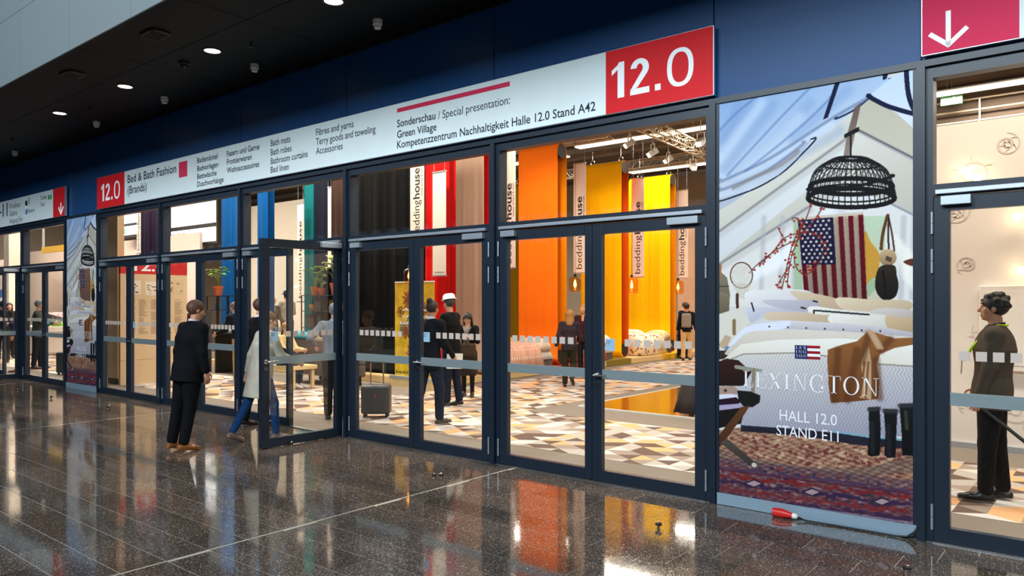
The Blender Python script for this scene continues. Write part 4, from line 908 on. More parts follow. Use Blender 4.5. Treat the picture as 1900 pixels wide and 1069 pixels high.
banner('white lettered banner left of the purple drape', 254, 261, 370, 470, 4.7, 4.75, tl=1.6)

# ------------------------------------------------------------------ pendant lamps
def pendant(label, px, ptop, pbot, Y, k=1.0):
    x, zt = fac(px, ptop, Y); _, zb = fac(px, pbot, Y); h = zt-zb; r = h*0.42
    t = thing('pendant_lamp', label, 'lamp', (x, Y, zb), group='amber glass pendant lamps')
    MB().tube([(0, 0, h), (0, 0, 8.6-zb)], 0.006, 6).build('cord', BLACK, t); MB().lathe([(0.04, h-0.01), (0.04, h+0.05), (0.015, h+0.07)], n=14).build('lamp_cap', BLACK, t)
    MB().lathe([(r*0.55, 0), (r*0.85, 0.02), (r, h*0.15), (r*0.96, h*0.35), (r, h*0.55), (r*0.97, h*0.8), (r*0.8, h*0.95), (0.04, h)], n=24).build('glass_shade', AMBER, t, smooth=True)
    MB().lathe([(0.012, h*0.75), (0.02, h*0.7), (0.04, h*0.48), (0.03, h*0.34), (0.0, h*0.3)], n=14).build('bulb', M('warm_bulb', (255, 200, 110), emit=22.0, ecol=(255, 190, 90)), t, smooth=True)
pendant('amber glass pendant lamp left of the meeting stile, by the lettered banner', 1067, 513, 542, 10.0); pendant('amber glass pendant lamp hanging beside the middle lettered banner', 1172, 514, 545, 13.2); pendant('amber glass pendant lamp farthest right, above the backpackers', 1258, 520, 546, 16.5); pendant('amber glass pendant lamp above the yellow roll-up', 760, 498, 525, 4.45)

# ------------------------------------------------------------------ roll-up with a painted flower motif (generic)
t = thing('rollup_banner', 'yellow roll-up banner printed with big flowers beside the black drape', 'banner', (0, 4.5, 0))
xa, xb = fac(733, 700, 4.5)[0], fac(806, 700, 4.5)[0]; zt = 2.16; zb = 0.16
MB().box(xa-0.03, xb+0.03, -0.09, 0.06, 0.0, 0.16).build('plinth_block', WOODP, t)
MB().box(xa-0.07, xb+0.05, -0.10, 0.06, zb, zb+0.06).build('base_cassette', ALU, t); MB().box(xa, xb, -0.01, 0.01, zt, zt+0.03).build('top_rail', WHITEP, t)
MB().box(xa, xb, -0.003, 0.003, zb+0.05, zt).build('printed_sheet', M('rollup_yellow', (206, 164, 20), rough=0.6, noise=0.25, nscale=6), t)
rg = random.Random(4)
for k, (u, v, R) in enumerate(((0.40, 0.82, 0.26), (0.72, 0.72, 0.22), (0.28, 0.50, 0.22), (0.78, 0.40, 0.24), (0.45, 0.28, 0.2), (0.15, 0.70, 0.13))):
    cx, cz = xa+(xb-xa)*u, zb+(zt-zb)*v; mb = MB()
    for j in range(18):
        a = 2*math.pi*j/18+rg.uniform(-.1, .1); rr_ = R*rg.uniform(0.8, 1.1); pts = [(cx+0.1*math.cos(a-0.2), cz+0.1*math.sin(a-0.2)), (cx+rr_*0.7*math.cos(a-0.16), cz+rr_*0.7*math.sin(a-0.16)), (cx+rr_*math.cos(a), cz+rr_*math.sin(a)), (cx+rr_*0.7*math.cos(a+0.16), cz+rr_*0.7*math.sin(a+0.16)), (cx+0.1*math.cos(a+0.2), cz+0.1*math.sin(a+0.2))]
        pts = [(min(max(p[0], xa), xb), min(max(p[1], zb+0.06), zt)) for p in pts]; mb.prism(pts, -0.0045-0.0004*k, -0.0032)
    mb.build('petal_print', M('petal_ochre' if k % 2 else 'petal_brown', (176, 104, 14) if k % 2 else (146, 76, 18), rough=0.6), t)
    cc = [(min(max(cx+R*0.42*math.cos(a), xa), xb), cz+R*0.42*math.sin(a)) for a in [2*math.pi*j/20 for j in range(20)]]; MB().prism(cc, -0.0075, -0.0045).build('flower_centre', M('flower_heart', (150, 150, 30) if k % 2 else (116, 58, 16), rough=0.6), t)
for j in range(7):
    u = rg.uniform(0.05, 0.9); v = rg.uniform(0.25, 0.6); cx, cz = xa+(xb-xa)*u, zb+(zt-zb)*v; MB().prism([(cx, cz), (cx+0.03, cz+0.1), (min(cx+0.1, xb), cz+0.22), (cx+0.02, cz+0.18), (cx-0.02, cz+0.08)], -0.0085, -0.0075).build('leaf_print', M('leaf_green', (70, 110, 24), rough=0.6), t)
xm = fac(742, 575, 4.5)[0]
for wd, e, py, c in (('A new', 800, 577, .055), ('creation', 803, 589, .055), ('beddinghouse', 805, 602, .055)):
    text(wd, xm+(0.08 if wd != 'beddinghouse' else 0.02), min(fac(e, 575, 4.5)[0], xb-0.05), fac(752, py, 4.5)[1], c*1.1, -0.0095, PRW, t, 0.012)
for k in range(4): text('for the home and bath', xm+0.05, xb-0.12, 1.40-0.05*k, 0.018, -0.0095, PRW, t)
text('beddinghouse', xa+0.04, xb-0.05, 0.27, 0.06, -0.0095, BTX, t, 0.01)

# ------------------------------------------------------------------ beds
def soft_box(mb, x0, x1, y0, y1, z0, z1, seed=0, nx=22, ny=22, sag=0.05, rim=0.12, amp=0.02):
    rg = random.Random(seed); ph = [rg.uniform(0, 6) for _ in range(6)]; o = len(mb.v)
    for i in range(nx+1):
        for j in range(ny+1):
            u, v = i/nx*2-1, j/ny*2-1; e = max(abs(u), abs(v)); k = max(0, (e-(1-rim))/rim); z = z0+(z1-z0)*math.sqrt(max(0, 1-k*k))
            x = x0+(x1-x0)*(u+1)/2; y = y0+(y1-y0)*(v+1)/2; f = 1-k
            mb.v.append((x, y, z+f*amp*(math.sin(x*7+ph[0]+math.sin(y*5+ph[1]))+0.7*math.sin(y*11+ph[2]+x*4))))
    for i in range(nx):
        for j in range(ny): a = o+i*(ny+1)+j; mb.f.append((a, a+ny+1, a+ny+2, a+1)); mb.m.append(0)
    b = len(mb.v); ring = [o+i*(ny+1) for i in range(nx+1)]+[o+nx*(ny+1)+j for j in range(1, ny+1)]+[o+i*(ny+1)+ny for i in range(nx-1, -1, -1)]+[o+j for j in range(ny-1, 0, -1)]
    mb.f.append(tuple(reversed(ring))); mb.m.append(0)
    return mb
def brick_mat(name, c1, c2, mort, scale):
    m = bpy.data.materials.new(name); m.use_nodes = True; nt = m.node_tree; b = nt.nodes['Principled BSDF']; b.inputs['Roughness'].default_value = 0.9
    tc = nt.nodes.new('ShaderNodeTexCoord'); br = nt.nodes.new('ShaderNodeTexBrick'); br.inputs['Scale'].default_value = scale; br.inputs['Color1'].default_value = L4(c1); br.inputs['Color2'].default_value = L4(c2); br.inputs['Mortar'].default_value = L4(mort); br.inputs['Mortar Size'].default_value = 0.03
    nt.links.new(tc.outputs['Generated'], br.inputs['Vector']); nt.links.new(br.outputs['Color'], b.inputs['Base Color']); return m
def print_mat(name, base, spots, scale):
    m = bpy.data.materials.new(name); m.use_nodes = True; nt = m.node_tree; b = nt.nodes['Principled BSDF']; b.inputs['Roughness'].default_value = 0.9
    tc = nt.nodes.new('ShaderNodeTexCoord'); v = nt.nodes.new('ShaderNodeTexVoronoi'); v.inputs['Scale'].default_value = scale; nt.links.new(tc.outputs['Object'], v.inputs['Vector'])
    r = nt.nodes.new('ShaderNodeValToRGB'); r.color_ramp.interpolation = 'CONSTANT'; r.color_ramp.elements[0].color = L4(spots); r.color_ramp.elements[1].position = 0.33; r.color_ramp.elements[1].color = L4(base)
    nt.links.new(v.outputs['Distance'], r.inputs['Fac']); nt.links.new(r.outputs['Color'], b.inputs['Base Color']); return m
def bed(label, x0, x1, y0, y1, dm, seed, pillows, zt=0.62):
    t = thing('display_bed', label, 'bed')
    MB().box(x0+0.06, x1-0.06, y0+0.06, y1-0.06, PT, PT+0.2).build('bed_base', M('bed_base_grey', (90, 80, 74), rough=0.8), t)
    soft_box(MB(), x0+0.03, x1-0.03, y0+0.03, y1-0.03, PT+0.2, PT+0.42, seed).build('mattress', M('mattress_white', (226, 220, 212), rough=0.9), t, smooth=True)
    soft_box(MB(), x0-0.02, x1+0.05, y0-0.04, y1-0.5, PT+0.02, PT+zt, seed+1, rim=0.3).build('duvet', dm, t, smooth=True)
    for k, (rgb, lb) in enumerate(pillows):
        w = (x1-x0)/len(pillows); p = thing('pillow', lb, 'pillow', (x0+w*(k+0.5), y1-0.3, PT+0.42), 0, 'pillows on the display beds')
        soft_box(MB(), -w*0.46, w*0.46, -0.22, 0.22, 0.0, 0.3, seed+5+k, 14, 10, rim=0.8, amp=0.008).build('pillow_case', M('pillow_%d_%d' % (seed, k), rgb, rough=0.9), p, smooth=True)
bed('bed with pink brick-patterned duvet in front of the orange drape', -12.9, -10.98, 6.75, 8.9, brick_mat('pink_brick_duvet', (206, 130, 104), (226, 168, 140), (240, 214, 196), 9), 11, (((214, 180, 60), 'yellow pillow on the pink bed'), ((224, 200, 176), 'cream pillow on the pink bed')))
bed('bed with coral printed duvet behind the woman in dark trousers', -12.8, -11.1, 10.2, 11.9, print_mat('coral_duvet', (214, 92, 60), (240, 190, 160), 9), 31, (((230, 150, 110), 'salmon pillow on the coral bed'), ((236, 214, 190), 'pale pillow on the coral bed')))
bed('bed with white floral duvet in front of the lemon drape', -12.9, -11.15, 13.4, 15.5, print_mat('floral_duvet', (234, 222, 200), (170, 120, 80), 7), 51, (((240, 226, 206), 'white pillow on the floral bed, left'), ((232, 206, 150), 'cream pillow on the floral bed, right')))
x, z = fac(1094, 590, 13.0); tag(MB().box(x-0.25, x+0.25, 13.2, 13.25, PT, PT+2.0).build('pegboard', print_mat('dotted_panel', (44, 40, 40), (214, 206, 190), 12)), 'dark dotted panel seen past the running woman', 'panel')

# ------------------------------------------------------------------ partition walls and light boxes
PWL = M('partition_white', (226, 212, 194), rough=0.8)
def partition(name, label, x0, x1, y, z0, z1, m=PWL, th=0.1, cat='partition'):
    o = MB().box(x0, x1, y, y+th, z0, z1).build(name, m); return tag(o, label, cat)
partition('partition_wall', 'tall white partition wall behind the teal drape', -26, -13.6, 9.6, 0, 5.4)
partition('partition_wall', 'cream partition wall behind the backpack visitors', -12.9, -7.0, 19.2, 0, 5.2, M('partition_cream', (226, 190, 160), rough=0.8))
partition('partition_wall', 'pale partition wall at the back of the far-left stands', -47, -27, 8.2, 0, 4.4, M('partition_rose', (222, 202, 190), rough=0.8))
xa, xb = fac(201, 500, 0.9)[0], fac(221.5, 500, 0.9)[0]; o = MB().box(xa, xb, 0.86, 1.0, 0.12, 4.6).build('cardboard_column', M('beige_board', (206, 176, 140), rough=0.8)); tag(o, 'tall beige panel standing left of the information board', 'panel'); MB().box(xa+0.02, xb-0.02, 0.88, 0.98, 0, 0.12).build('foot', OSB, o)
LB = M('lightbox_white', (250, 250, 255), emit=0.9)
def lightbox(label, px0, px1, pt, pb, Y, cols):
    x0, z1 = fac(px0, pt, Y); x1, _ = fac(px1, pt, Y); _, z0 = fac(px1, pb, Y); t = thing('light_box', label, 'light box'); MB().tube([(x0+.1, Y+.07, z1), (x0+.1, Y+.07, 8.6)], .01, 6).tube([(x1-.1, Y+.07, z1), (x1-.1, Y+.07, 8.6)], .01, 6).build('suspension_wire', ALU, t)
    MB().box(x0-0.1, x1+0.1, Y, Y+0.15, z0-0.1, z1+0.1).build('frame', OSB, t); MB().box(x0, x1, Y-0.01, Y, z0+(z1-z0)*0.36, z1).build('lit_face', LB, t); MB().box(x0, x1, Y-0.01, Y, z0, z0+(z1-z0)*0.28).build('picture_strip', LB, t)
    for k, c in enumerate(cols):
        w = (x1-x0)/8; MB().box(x0+w*k, x0+w*(k+0.8), Y-0.014, Y-0.01, z0+0.05, z0+(z1-z0)*0.22).build('colour_field', M('lb_col_%d_%d' % (px0, k), c, rough=0.5), t)
lightbox('big white light box in the second transom window', 318, 401, 366, 447, 8.5, ((210, 160, 210), (230, 180, 120), (200, 160, 160))); lightbox('white light box with green spots in the leftmost transom window', 221, 256, 380, 434, 7.6, ((150, 210, 170), (230, 240, 230), (120, 200, 150)))

# right stand wall with scroll decoration
RW = partition('partition_wall', 'white stand wall with grey scroll ornaments behind the man with lanyard', -2.05, 4.0, 4.27, 0.0, 3.915, M('partition_ivory', (238, 224, 212), rough=0.7))
SCR = M('scroll_grey', (216, 200, 190), rough=0.7)
def scroll(cx, cz, R, turns, hand=1, a0=0.0):
    mb = MB(); P_ = []
    for k in range(int(26*turns)+1):
        a = a0+hand*2*math.pi*k/26; rr_ = R*(0.16+0.84*k/(26*turns)); P_.append((cx+rr_*math.cos(a), cz+rr_*math.sin(a)))
    for i in range(len(P_)-1):
        w = 0.004+0.009*(1-abs(2*i/len(P_)-1)); (ax_, az_), (bx_, bz_) = P_[i], P_[i+1]; d = Vector((bx_-ax_, bz_-az_)).normalized(); nx_, nz_ = -d.y*w, d.x*w
        mb.prism([(ax_+nx_, az_+nz_), (ax_-nx_, az_-nz_), (bx_-nx_, bz_-nz_), (bx_+nx_, bz_+nz_)], 4.266, 4.2695)
        if i % 5 == 2 and i > 8:
            q = (ax_+nx_*5+d.x*.02, az_+nz_*5+d.y*.02); mb.prism([(ax_, az_), (q[0]+0.02, q[1]), (ax_+(q[0]-ax_)*1.8, az_+(q[1]-az_)*1.8), (q[0], q[1]+0.02)], 4.266, 4.2695)
    mb.build('scroll_ornament', SCR, RW)
for a in ((-1.62, 2.85, 0.16, 2.2, 1, 0.4), (-1.45, 3.3, 0.18, 1.6, -1, 2.0), (-0.75, 3.55, 0.2, 2.4, 1, 0), (-0.5, 3.0, 0.22, 1.8, -1, 1.0), (-1.1, 3.6, 0.14, 1.8, 1, 3.0), (-0.55, 2.35, 0.2, 2.0, -1, 2), (-1.5, 2.2, 0.12, 1.5, 1, 1), (-1.3, 1.4, 0.16, 1.6, -1, 0), (-0.9, 1.7, 0.2, 1.6, 1, 2), (-1.45, 0.55, 0.16, 1.5, 1, 1), (-1.0, 0.5, 0.18, 1.7, -1, 0.3), (-0.2, 1.6, 0.2, 2, 1, 0), (-1.75, 1.5, 0.1, 1.4, 1, 1)): scroll(*a)
MB().box(-2.05, 4.0, 4.235, 4.269, 0.0, 0.07).build('skirting', ALU, RW)
t = thing('display_cabinet', 'white lit display cabinet door on the ivory stand wall', 'cabinet', (-1.05, 4.26, 0))
MB().box(-0.32, 0.42, -0.05, -0.003, 0.95, 1.95).build('frame', M('cabinet_ivory', (240, 228, 216), rough=0.5), t, bevel=0.01); MB().box(-0.25, 0.35, -0.054, -0.05, 1.02, 1.88).build('glass_door', M('cabinet_pane', (246, 234, 222), rough=0.15), t)
t = thing('wall_lamp', 'bright pair of spots glowing on the ivory stand wall', 'lamp', (0, 4.2, 0))
for px, py in ((1789, 315), (1814, 330), (1888, 400), (1894, 500)):
    x, z = fac(px, py, 4.15); MB().tube([(x, 0.06, z+0.03), (x, -0.02, z+0.03), (x, -0.05, z)], 0.012, 8).build('arm', tubem, t); MB().lathe([(0.0, -0.05), (0.035, -0.04), (0.045, 0), (0.02, 0.03)], (x, -0.05, z), 14).build('bulb', M('spot_bulb', (255, 226, 180), emit=14.0), t)
# gallery far behind, upper right
g = thing('gallery_railing', 'steel gallery railing high up behind the ivory wall', 'railing'); GY = 14.0
gx0, gz0 = fac(1728, 236, GY); gx1, gz1 = fac(1728, 170, GY)
GM = M('gallery_dark', (84, 68, 56), rough=0.8)
tag(MB().box(-4.8, 7.5, GY+0.15, GY+2.5, gz0-0.6, gz1-0.35).build('gallery_block', GM), 'dark recessed gallery band high in the hall at right', 'gallery')
for z in (gz0+0.02, gz0+(gz1-gz0)*0.32, gz0+(gz1-gz0)*0.62): MB().tube([(-4.8, GY, z), (7.5, GY, z)], 0.022, 8).build('rail', TR, g)
for i in range(12): MB().tube([(-4.75+1.05*i, GY, gz0-0.6), (-4.75+1.05*i, GY, gz0+(gz1-gz0)*0.62)], 0.02, 8).build('post', TR, g)
x, z = fac(1766, 186, GY-0.3); ex = tag(MB().box(x-0.22, x+0.22, GY-0.35, GY-0.28, z-0.11, z+0.11).build('exit_sign', M('exit_green', (60, 110, 70), rough=0.4, emit=0.2)), 'small green exit sign with arrow hanging before the gallery', 'sign'); MB().tube([(x, GY-.31, z+.11), (x, GY-.31, 8.6)], .006, 6).build('suspension_wire', ALU, ex); MB().prism([(x-0.15, z-0.02), (x+0.03, z-0.02), (x+0.03, z-0.07), (x+0.15, z), (x+0.03, z+0.07), (x+0.03, z+0.02), (x-0.15, z+0.02)], GY-0.355, GY-0.351).build('arrow', PRW, ex)
# ------------------------------------------------------------------ information board (faces along the doors)
t = thing('information_board', 'beige information board with red header behind the leftmost double doors', 'board', (-16.40, 0.80, 0.004), math.pi/2)
BEI = M('board_beige', (214, 184, 146), rough=0.7); BW = 1.45
MB().box(0, BW, 0.0, 0.09, 0.52, 2.36).build('panel', BEI, t); MB().box(0, BW, 0.0, 0.09, 0.0, 0.515).build('lower_panel', BEI, t)
hd = MB().box(0, BW, -0.004, 0.09, 2.36, 2.72).build('red_header', M('header_red', (196, 24, 28), rough=0.5), t)
text('12.0', 0.28, 0.95, 2.43, 0.22, -0.006, PRW, hd, 0.02)
TXG = M('board_text_grey', (120, 100, 82), rough=0.8); rg = random.Random(2)
for c in range(5):
    mb = MB(); x0 = 0.12+0.26*c
    for r in range(34):
        if rg.random() < 0.08: continue
        mb.box(x0, x0+rg.uniform(0.10, 0.2), -0.0015, 0.0, 1.80-0.022*r, 1.808-0.022*r)
    mb.build('text_column', TXG, t)
for k, (x0, x1, z0, z1, rgb) in enumerate(((0.10, 0.42, 1.92, 2.22, (228, 214, 196)), (0.52, 0.86, 1.9, 2.2, (226, 210, 190)), (0.92, 1.38, 1.9, 2.24, (206, 178, 142)), (1.0, 1.04, 1.84, 1.87, (110, 40, 80)))):
    p = MB().box(x0, x1, -0.002, 0.0, z0, z1).build('floor_plan', M('plan_%d' % k, rgb, rough=0.7), t)
    if k < 3:
        mb = MB()
        for j in range(14): a, b = rg.uniform(x0+.01, x1-.08), rg.uniform(z0+.01, z1-.05); mb.box(a, a+rg.uniform(.02, .07), -0.0035, -0.002, b, b+rg.uniform(.008, .03))
        mb.build('plan_block', TXG, p)

# ------------------------------------------------------------------ rack, plants, sofa
TERR = M('terracotta', (186, 92, 54), rough=0.8, noise=0.08); SOIL = M('soil', (50, 36, 28), rough=1.0); LEAF = M('leaf_fresh', (110, 160, 48), rough=0.45); LEAF2 = M('leaf_pale', (170, 186, 120), rough=0.45); STEM = M('stem_green', (110, 130, 60), rough=0.6)
def leaf_shape(mb, base, d, L, w, droop=0.3):
    b = Vector(base); d = Vector(d).normalized(); s = d.cross(Vector((0, 0, 1))).normalized(); up = s.cross(d); rows = []
    for k in range(6):
        u = k/5; ww = w*math.sin(math.pi*(0.12+0.88*u))**0.8*(1-0.25*u) if k < 5 else 0.002; c = b+d*L*u-Vector((0, 0, 1))*droop*L*u*u; rows.append((c-s*ww+up*ww*0.3, c, c+s*ww+up*ww*0.3))
    o = len(mb.v)
    for r in rows: mb.v += [tuple(p) for p in r]
    for k in range(5):
        for j in range(2): mb.f.append((o+3*k+j, o+3*k+j+1, o+3*k+j+4, o+3*k+j+3)); mb.m.append(0)
def plant(label, loc, pr, ph, H, nl, lm, seed, L=0.17):
    t = thing('potted_plant', label, 'plant', loc, 0, 'potted plants on the racks'); rg = random.Random(seed)
    pot = MB().lathe([(pr*0.66, 0), (pr*0.95, ph*0.8), (pr, ph*0.8), (pr*1.04, ph), (pr*0.9, ph), (pr*0.85, ph*0.9)], n=20).build('pot', TERR, t, smooth=False)
    MB().lathe([(0.0, ph*0.86), (pr*0.86, ph*0.86), (pr*0.86, ph*0.9), (0, ph*0.91)], n=16).build('soil', SOIL, pot)
    for k in range(nl):
        a = rg.uniform(0, 6.28); h = H*rg.uniform(0.45, 1.0); r_ = rg.uniform(0.05, 0.24)*H/0.55; top = Vector((math.cos(a)*r_, math.sin(a)*r_, ph+h))
        MB().tube([(math.cos(a)*0.02, math.sin(a)*0.02, ph*0.88), (top.x*0.4, top.y*0.4, ph+h*0.6), tuple(top)], [0.006, 0.005, 0.003], 6).build('stem', STEM, t)
        mb = MB(); aa = a+rg.uniform(-.6, .6); leaf_shape(mb, top, (math.cos(aa), math.sin(aa), rg.uniform(-.1, .7)), L*rg.uniform(.8, 1.3), L*rg.uniform(.34, .5)); o = mb.build('leaf', lm if rg.random() < .7 else LEAF2, t, smooth=True); s_ = o.modifiers.new('thickness', 'SOLIDIFY'); s_.thickness = 0.002
def rack(label, x0, x1, y, zs, depth=0.32, z0=0.0):
    t = thing('shelf_rack', label, 'shelf', ((x0+x1)/2, y, z0)); hw = (x1-x0)/2; top = zs[-1]-z0
    for sx in (-hw, 0, hw):
        for sy in (0, depth): MB().box(sx-0.012, sx+0.012, sy-0.012, sy+0.012, 0, top).build('upright', BLACK, t)
    for z in zs: MB().box(-hw, hw, -0.01, depth+0.01, z-z0-0.018, z-z0).build('shelf', BLACK, t)
    return t
RX0, RX1, RY = -15.6, -14.05, 4.72
rack('black metal shelf rack carrying the potted plants and baskets', RX0, RX1, RY, (0.62, 1.15, 1.55, 1.93), z0=PT)
plant('leafy plant in a terracotta pot on the left end of the rack', (-15.28, RY+0.16, 1.93), 0.10, 0.20, 0.5, 11, LEAF, 1); plant('tall broad-leaved plant in a terracotta pot on the right of the rack', (-14.46, RY+0.16, 1.93), 0.14, 0.28, 0.6, 14, LEAF2, 2, 0.22); plant('small plant in the second terracotta pot on the rack', (-15.02, RY+0.16, 1.93), 0.085, 0.16, 0.22, 8, LEAF, 3, 0.1); plant('dark leafy plant at the right edge of the rack', (-14.10, RY+0.2, 1.93), 0.07, 0.15, 0.36, 8, M('leaf_dark', (56, 92, 34), rough=0.5), 4)
def basket(label, loc, r, h, rgb):
    t = thing('basket', label, 'basket', loc, 0, 'small goods on the rack'); MB().lathe([(r*.8, 0), (r, h*.5), (r*.95, h), (r*.85, h), (r*.85, 0.01)], n=18).build('body', M('wicker_%d' % int(r*1000+h*100), rgb, rough=0.8, noise=0.3, nscale=60), t); MB().tube([(r*.9*math.cos(a), 0, h+r*1.0*math.sin(a)) for a in np.linspace(0, math.pi, 10)], 0.008, 6).build('handle', BLACK, t)
basket('round wicker basket with handle on the upper rack shelf', (-15.32, RY+0.15, 1.55), 0.10, 0.16, (150, 104, 60)); basket('gold wire basket on the right of the rack', (-14.2, RY+0.15, 1.55), 0.13, 0.2, (190, 140, 60)); basket('brown basket in the middle of the rack', (-14.55, RY+0.15, 1.55), 0.09, 0.26, (120, 74, 40))
for k, (x, z, w, h, rgb, lb) in enumerate(((-15.0, 1.55, .3, .26, (54, 34, 30), 'dark brown box on the upper rack shelf'), (-15.35, 1.15, .3, .3, (70, 52, 44), 'brown framed picture on the lower rack shelf'), (-14.95, 1.15, .2, .3, (60, 44, 40), 'narrow brown box on the lower rack shelf'), (-14.3, 1.15, .26, .12, (196, 150, 84), 'low tan box on the lower rack shelf'))):
    t = thing('storage_box', lb, 'box', (x, RY+0.15, z), 0, 'small goods on the rack'); MB().box(-w/2, w/2, -.1, .1, 0, h).build('body', M('box_%d' % k, rgb, rough=0.7), t, bevel=0.006); MB().box(-w/2-.006, w/2+.006, -.106, .106, h, h+.02).build('lid', M('boxlid_%d' % k, tuple(int(v*1.2) for v in rgb), rough=0.7), t)
def cushion(label, loc, w, d, h, rgb, rx=0.0, rz=0.0):
    o = soft_box(MB(), -w/2, w/2, -d/2, d/2, 0, h, 3, 14, 12, rim=0.85, amp=0.004).build('cushion', M('cushion_%d%d%d' % rgb, rgb, rough=0.9), smooth=True); o.location = loc; o.rotation_euler = (rx, 0, rz); tag(o, label, 'cushion'); return o
cushion('lime yellow cushion propped on the rack', (-14.42, RY+0.10, 1.16), 0.36, 0.34, 0.12, (196, 190, 30), math.radians(70))
SOFA = M('sofa_taupe', (92, 76, 68), rough=0.9, noise=0.1, nscale=80)
t = thing('sofa', 'taupe sofa seen from behind, below the rack', 'sofa', (-13.4, 3.5, 0))
MB().box(-0.98, 0.98, 0.0, 0.2, 0.2, 0.98).build('backrest', SOFA, t, bevel=0.05); MB().box(-0.98, 0.98, 0.2, 0.6, 0.18, 0.44).build('seat', SOFA, t, bevel=0.04); MB().box(-0.98, -0.78, 0.2, 0.6, 0.44, 0.64).build('armrest', SOFA, t, bevel=0.03); MB().box(0.78, 0.98, 0.2, 0.6, 0.44, 0.64).build('armrest', SOFA, t, bevel=0.03)
for sx in (-.85, .85):
    for sy in (.08, .52): MB().box(sx-.03, sx+.03, sy-.03, sy+.03, 0, .2).build('leg', BLACK, t)
cushion('turquoise spotted cushion on top of the sofa back', (-14.0, 3.57, 0.985), 0.62, 0.3, 0.13, (30, 150, 170))
# second rack with plant, divider and bottle in the bay behind the suited man
t = rack('black metal rack with one plant behind the suited man', -18.75, -17.75, 4.0, (0.5, 1.06, 1.56, 1.93)); plant('bushy plant in a terracotta pot on the second rack', (-18.48, 4.16, 1.93), 0.13, 0.25, 0.5, 12, LEAF, 8, 0.2)
o = thing('vase', 'blue glass bottle vase on the second rack', 'vase', (-18.5, 4.15, 1.56)); MB().lathe([(0.05, 0), (0.06, .06), (.055, .14), (.02, .19), (.02, .24), (.026, .25)], n=16).build('body', M('vase_blue', (24, 110, 150), rough=0.2), o, smooth=True)
tag(MB().box(-18.9, -17.9, 3.6, 3.66, 0.0, 1.55).build('divider_screen', M('divider_slate', (64, 60, 62), rough=0.9, noise=0.3, nscale=40)), 'speckled slate divider screen beside the blue fabric', 'screen')
cushion('white folded linen in front of the blue fabric', (-16.9, 3.7, 1.02), .5, .3, .14, (206, 206, 206)); tag(MB().box(-17.6, -16.2, 3.5, 4.1, 0.98, 1.02).box(-17.55, -17.5, 3.55, 4.05, 0, .98).box(-16.3, -16.25, 3.55, 4.05, 0, .98).build('display_table', BLACK), 'narrow black display table before the blue fabric', 'table')

# ------------------------------------------------------------------ glossy panel floor and draped crate, right of the lane
GOLD = M('glossy_brown_floor', (124, 84, 22), rough=0.14, noise=0.2, nscale=1.2, coat=0.3)
t = thing('glossy_stand_floor', 'glossy golden brown stand floor with white edge strip', 'stand floor'); MB().box(-7.1, -2.2, 4.27, 8.3, 0, 0.02).build('floor_sheet', GOLD, t); MB().box(-7.13, -7.1, 4.24, 8.33, 0, 0.024).box(-7.1, -2.2, 4.24, 4.27, 0, 0.024).box(-7.1, -2.2, 8.3, 8.33, 0, 0.024).build('edge_strip', WHITEP, t)
t = thing('draped_crate', 'low wooden crate draped with a dark brown cloth on the glossy floor', 'crate', (-4.75, 4.5, 0.02)); CW = M('crate_wood', (96, 68, 40), rough=0.7); 
for sx, sy in ((-.5, .1), (-.5, .7), (.5, .1), (.5, .7)): MB().box(sx-.03, sx+.03, sy-.03, sy+.03, 0, .44).build('leg', CW, t)
for k in range(4): MB().box(-.54, .54, .06+.17*k, .21+.17*k, .44, .46).build('slat', CW, t)
mb = MB(); nx = 24
for i in range(nx+1):
    x = -.62+1.24*i/nx; wv = 0.03*math.sin(i*1.3)
    for (yy_, zz_) in ((-.12+wv, .03), (-.06+wv*.6, .22), (.0, .44), (.03, .475), (.4, .48), (.78, .475), (.8, .4), (.86+wv, .05)): mb.v.append((x-(0.5*(.475-zz_)*(.35 if i < 3 else .0)), yy_, zz_+0.006*math.sin(i*2.1)))
for i in range(nx):
    for k in range(7): mb.f.append((i*8+k, i*8+k+1, (i+1)*8+k+1, (i+1)*8+k)); mb.m.append(0)
o = mb.build('cloth', M('crate_cloth', (40, 28, 26), rough=0.9), t, smooth=True); s_ = o.modifiers.new('thickness', 'SOLIDIFY'); s_.thickness = 0.008

# ------------------------------------------------------------------ luggage
def trolley(label, loc, rz, w, d, h, m, hh=0.45):
    t = thing('trolley_case', label, 'suitcase', loc, rz); MB().box(-w/2, w/2, -d/2, d/2, 0.05, 0.05+h).build('shell', m, t, bevel=0.035)
    for k in range(5): x = -w*0.32+w*0.16*k; MB().box(x-.008, x+.008, -d/2-.004, d/2+.004, .10, h).build('rib', m, t)
    for sx in (-w*.22, w*.22): MB().tube([(sx, d*.25, h+.04), (sx, d*.25, h+.05+hh)], 0.010, 8).build('handle_pole', M('pole_alu', (200, 170, 150), rough=0.3, metal=0.9), t)
    MB().tube([(-w*.22-.01, d*.25, h+.05+hh), (w*.22+.01, d*.25, h+.05+hh)], 0.017, 10).build('grip', BLACK, t)
    for sx in (-w*.38, w*.38):
        for sy in (-d*.3, d*.3): MB().tube([(sx-.015, sy, .03), (sx+.015, sy, .03)], 0.03, 14).build('wheel', BLACK, t)
    MB().box(-.012, .012, -d/2-.008, -d/2, h*.72, h*.78).build('badge', M('badge_red', (190, 60, 40), rough=0.4), t)
GREYC = M('case_grey', (70, 66, 62), rough=0.4, bump=0.1, bscale=30)
trolley('small charcoal cabin suitcase with raised handle behind the glass door', (-8.9, 1.38, 0.004), math.radians(40), 0.44, 0.24, 0.44, GREYC, 0.34)
trolley('dark green suitcase standing by the far-left doors', (-19.9, 1.05, 0.004), math.radians(40), 0.42, 0.26, 0.50, M('case_green', (34, 42, 38), rough=0.5), 0.05)
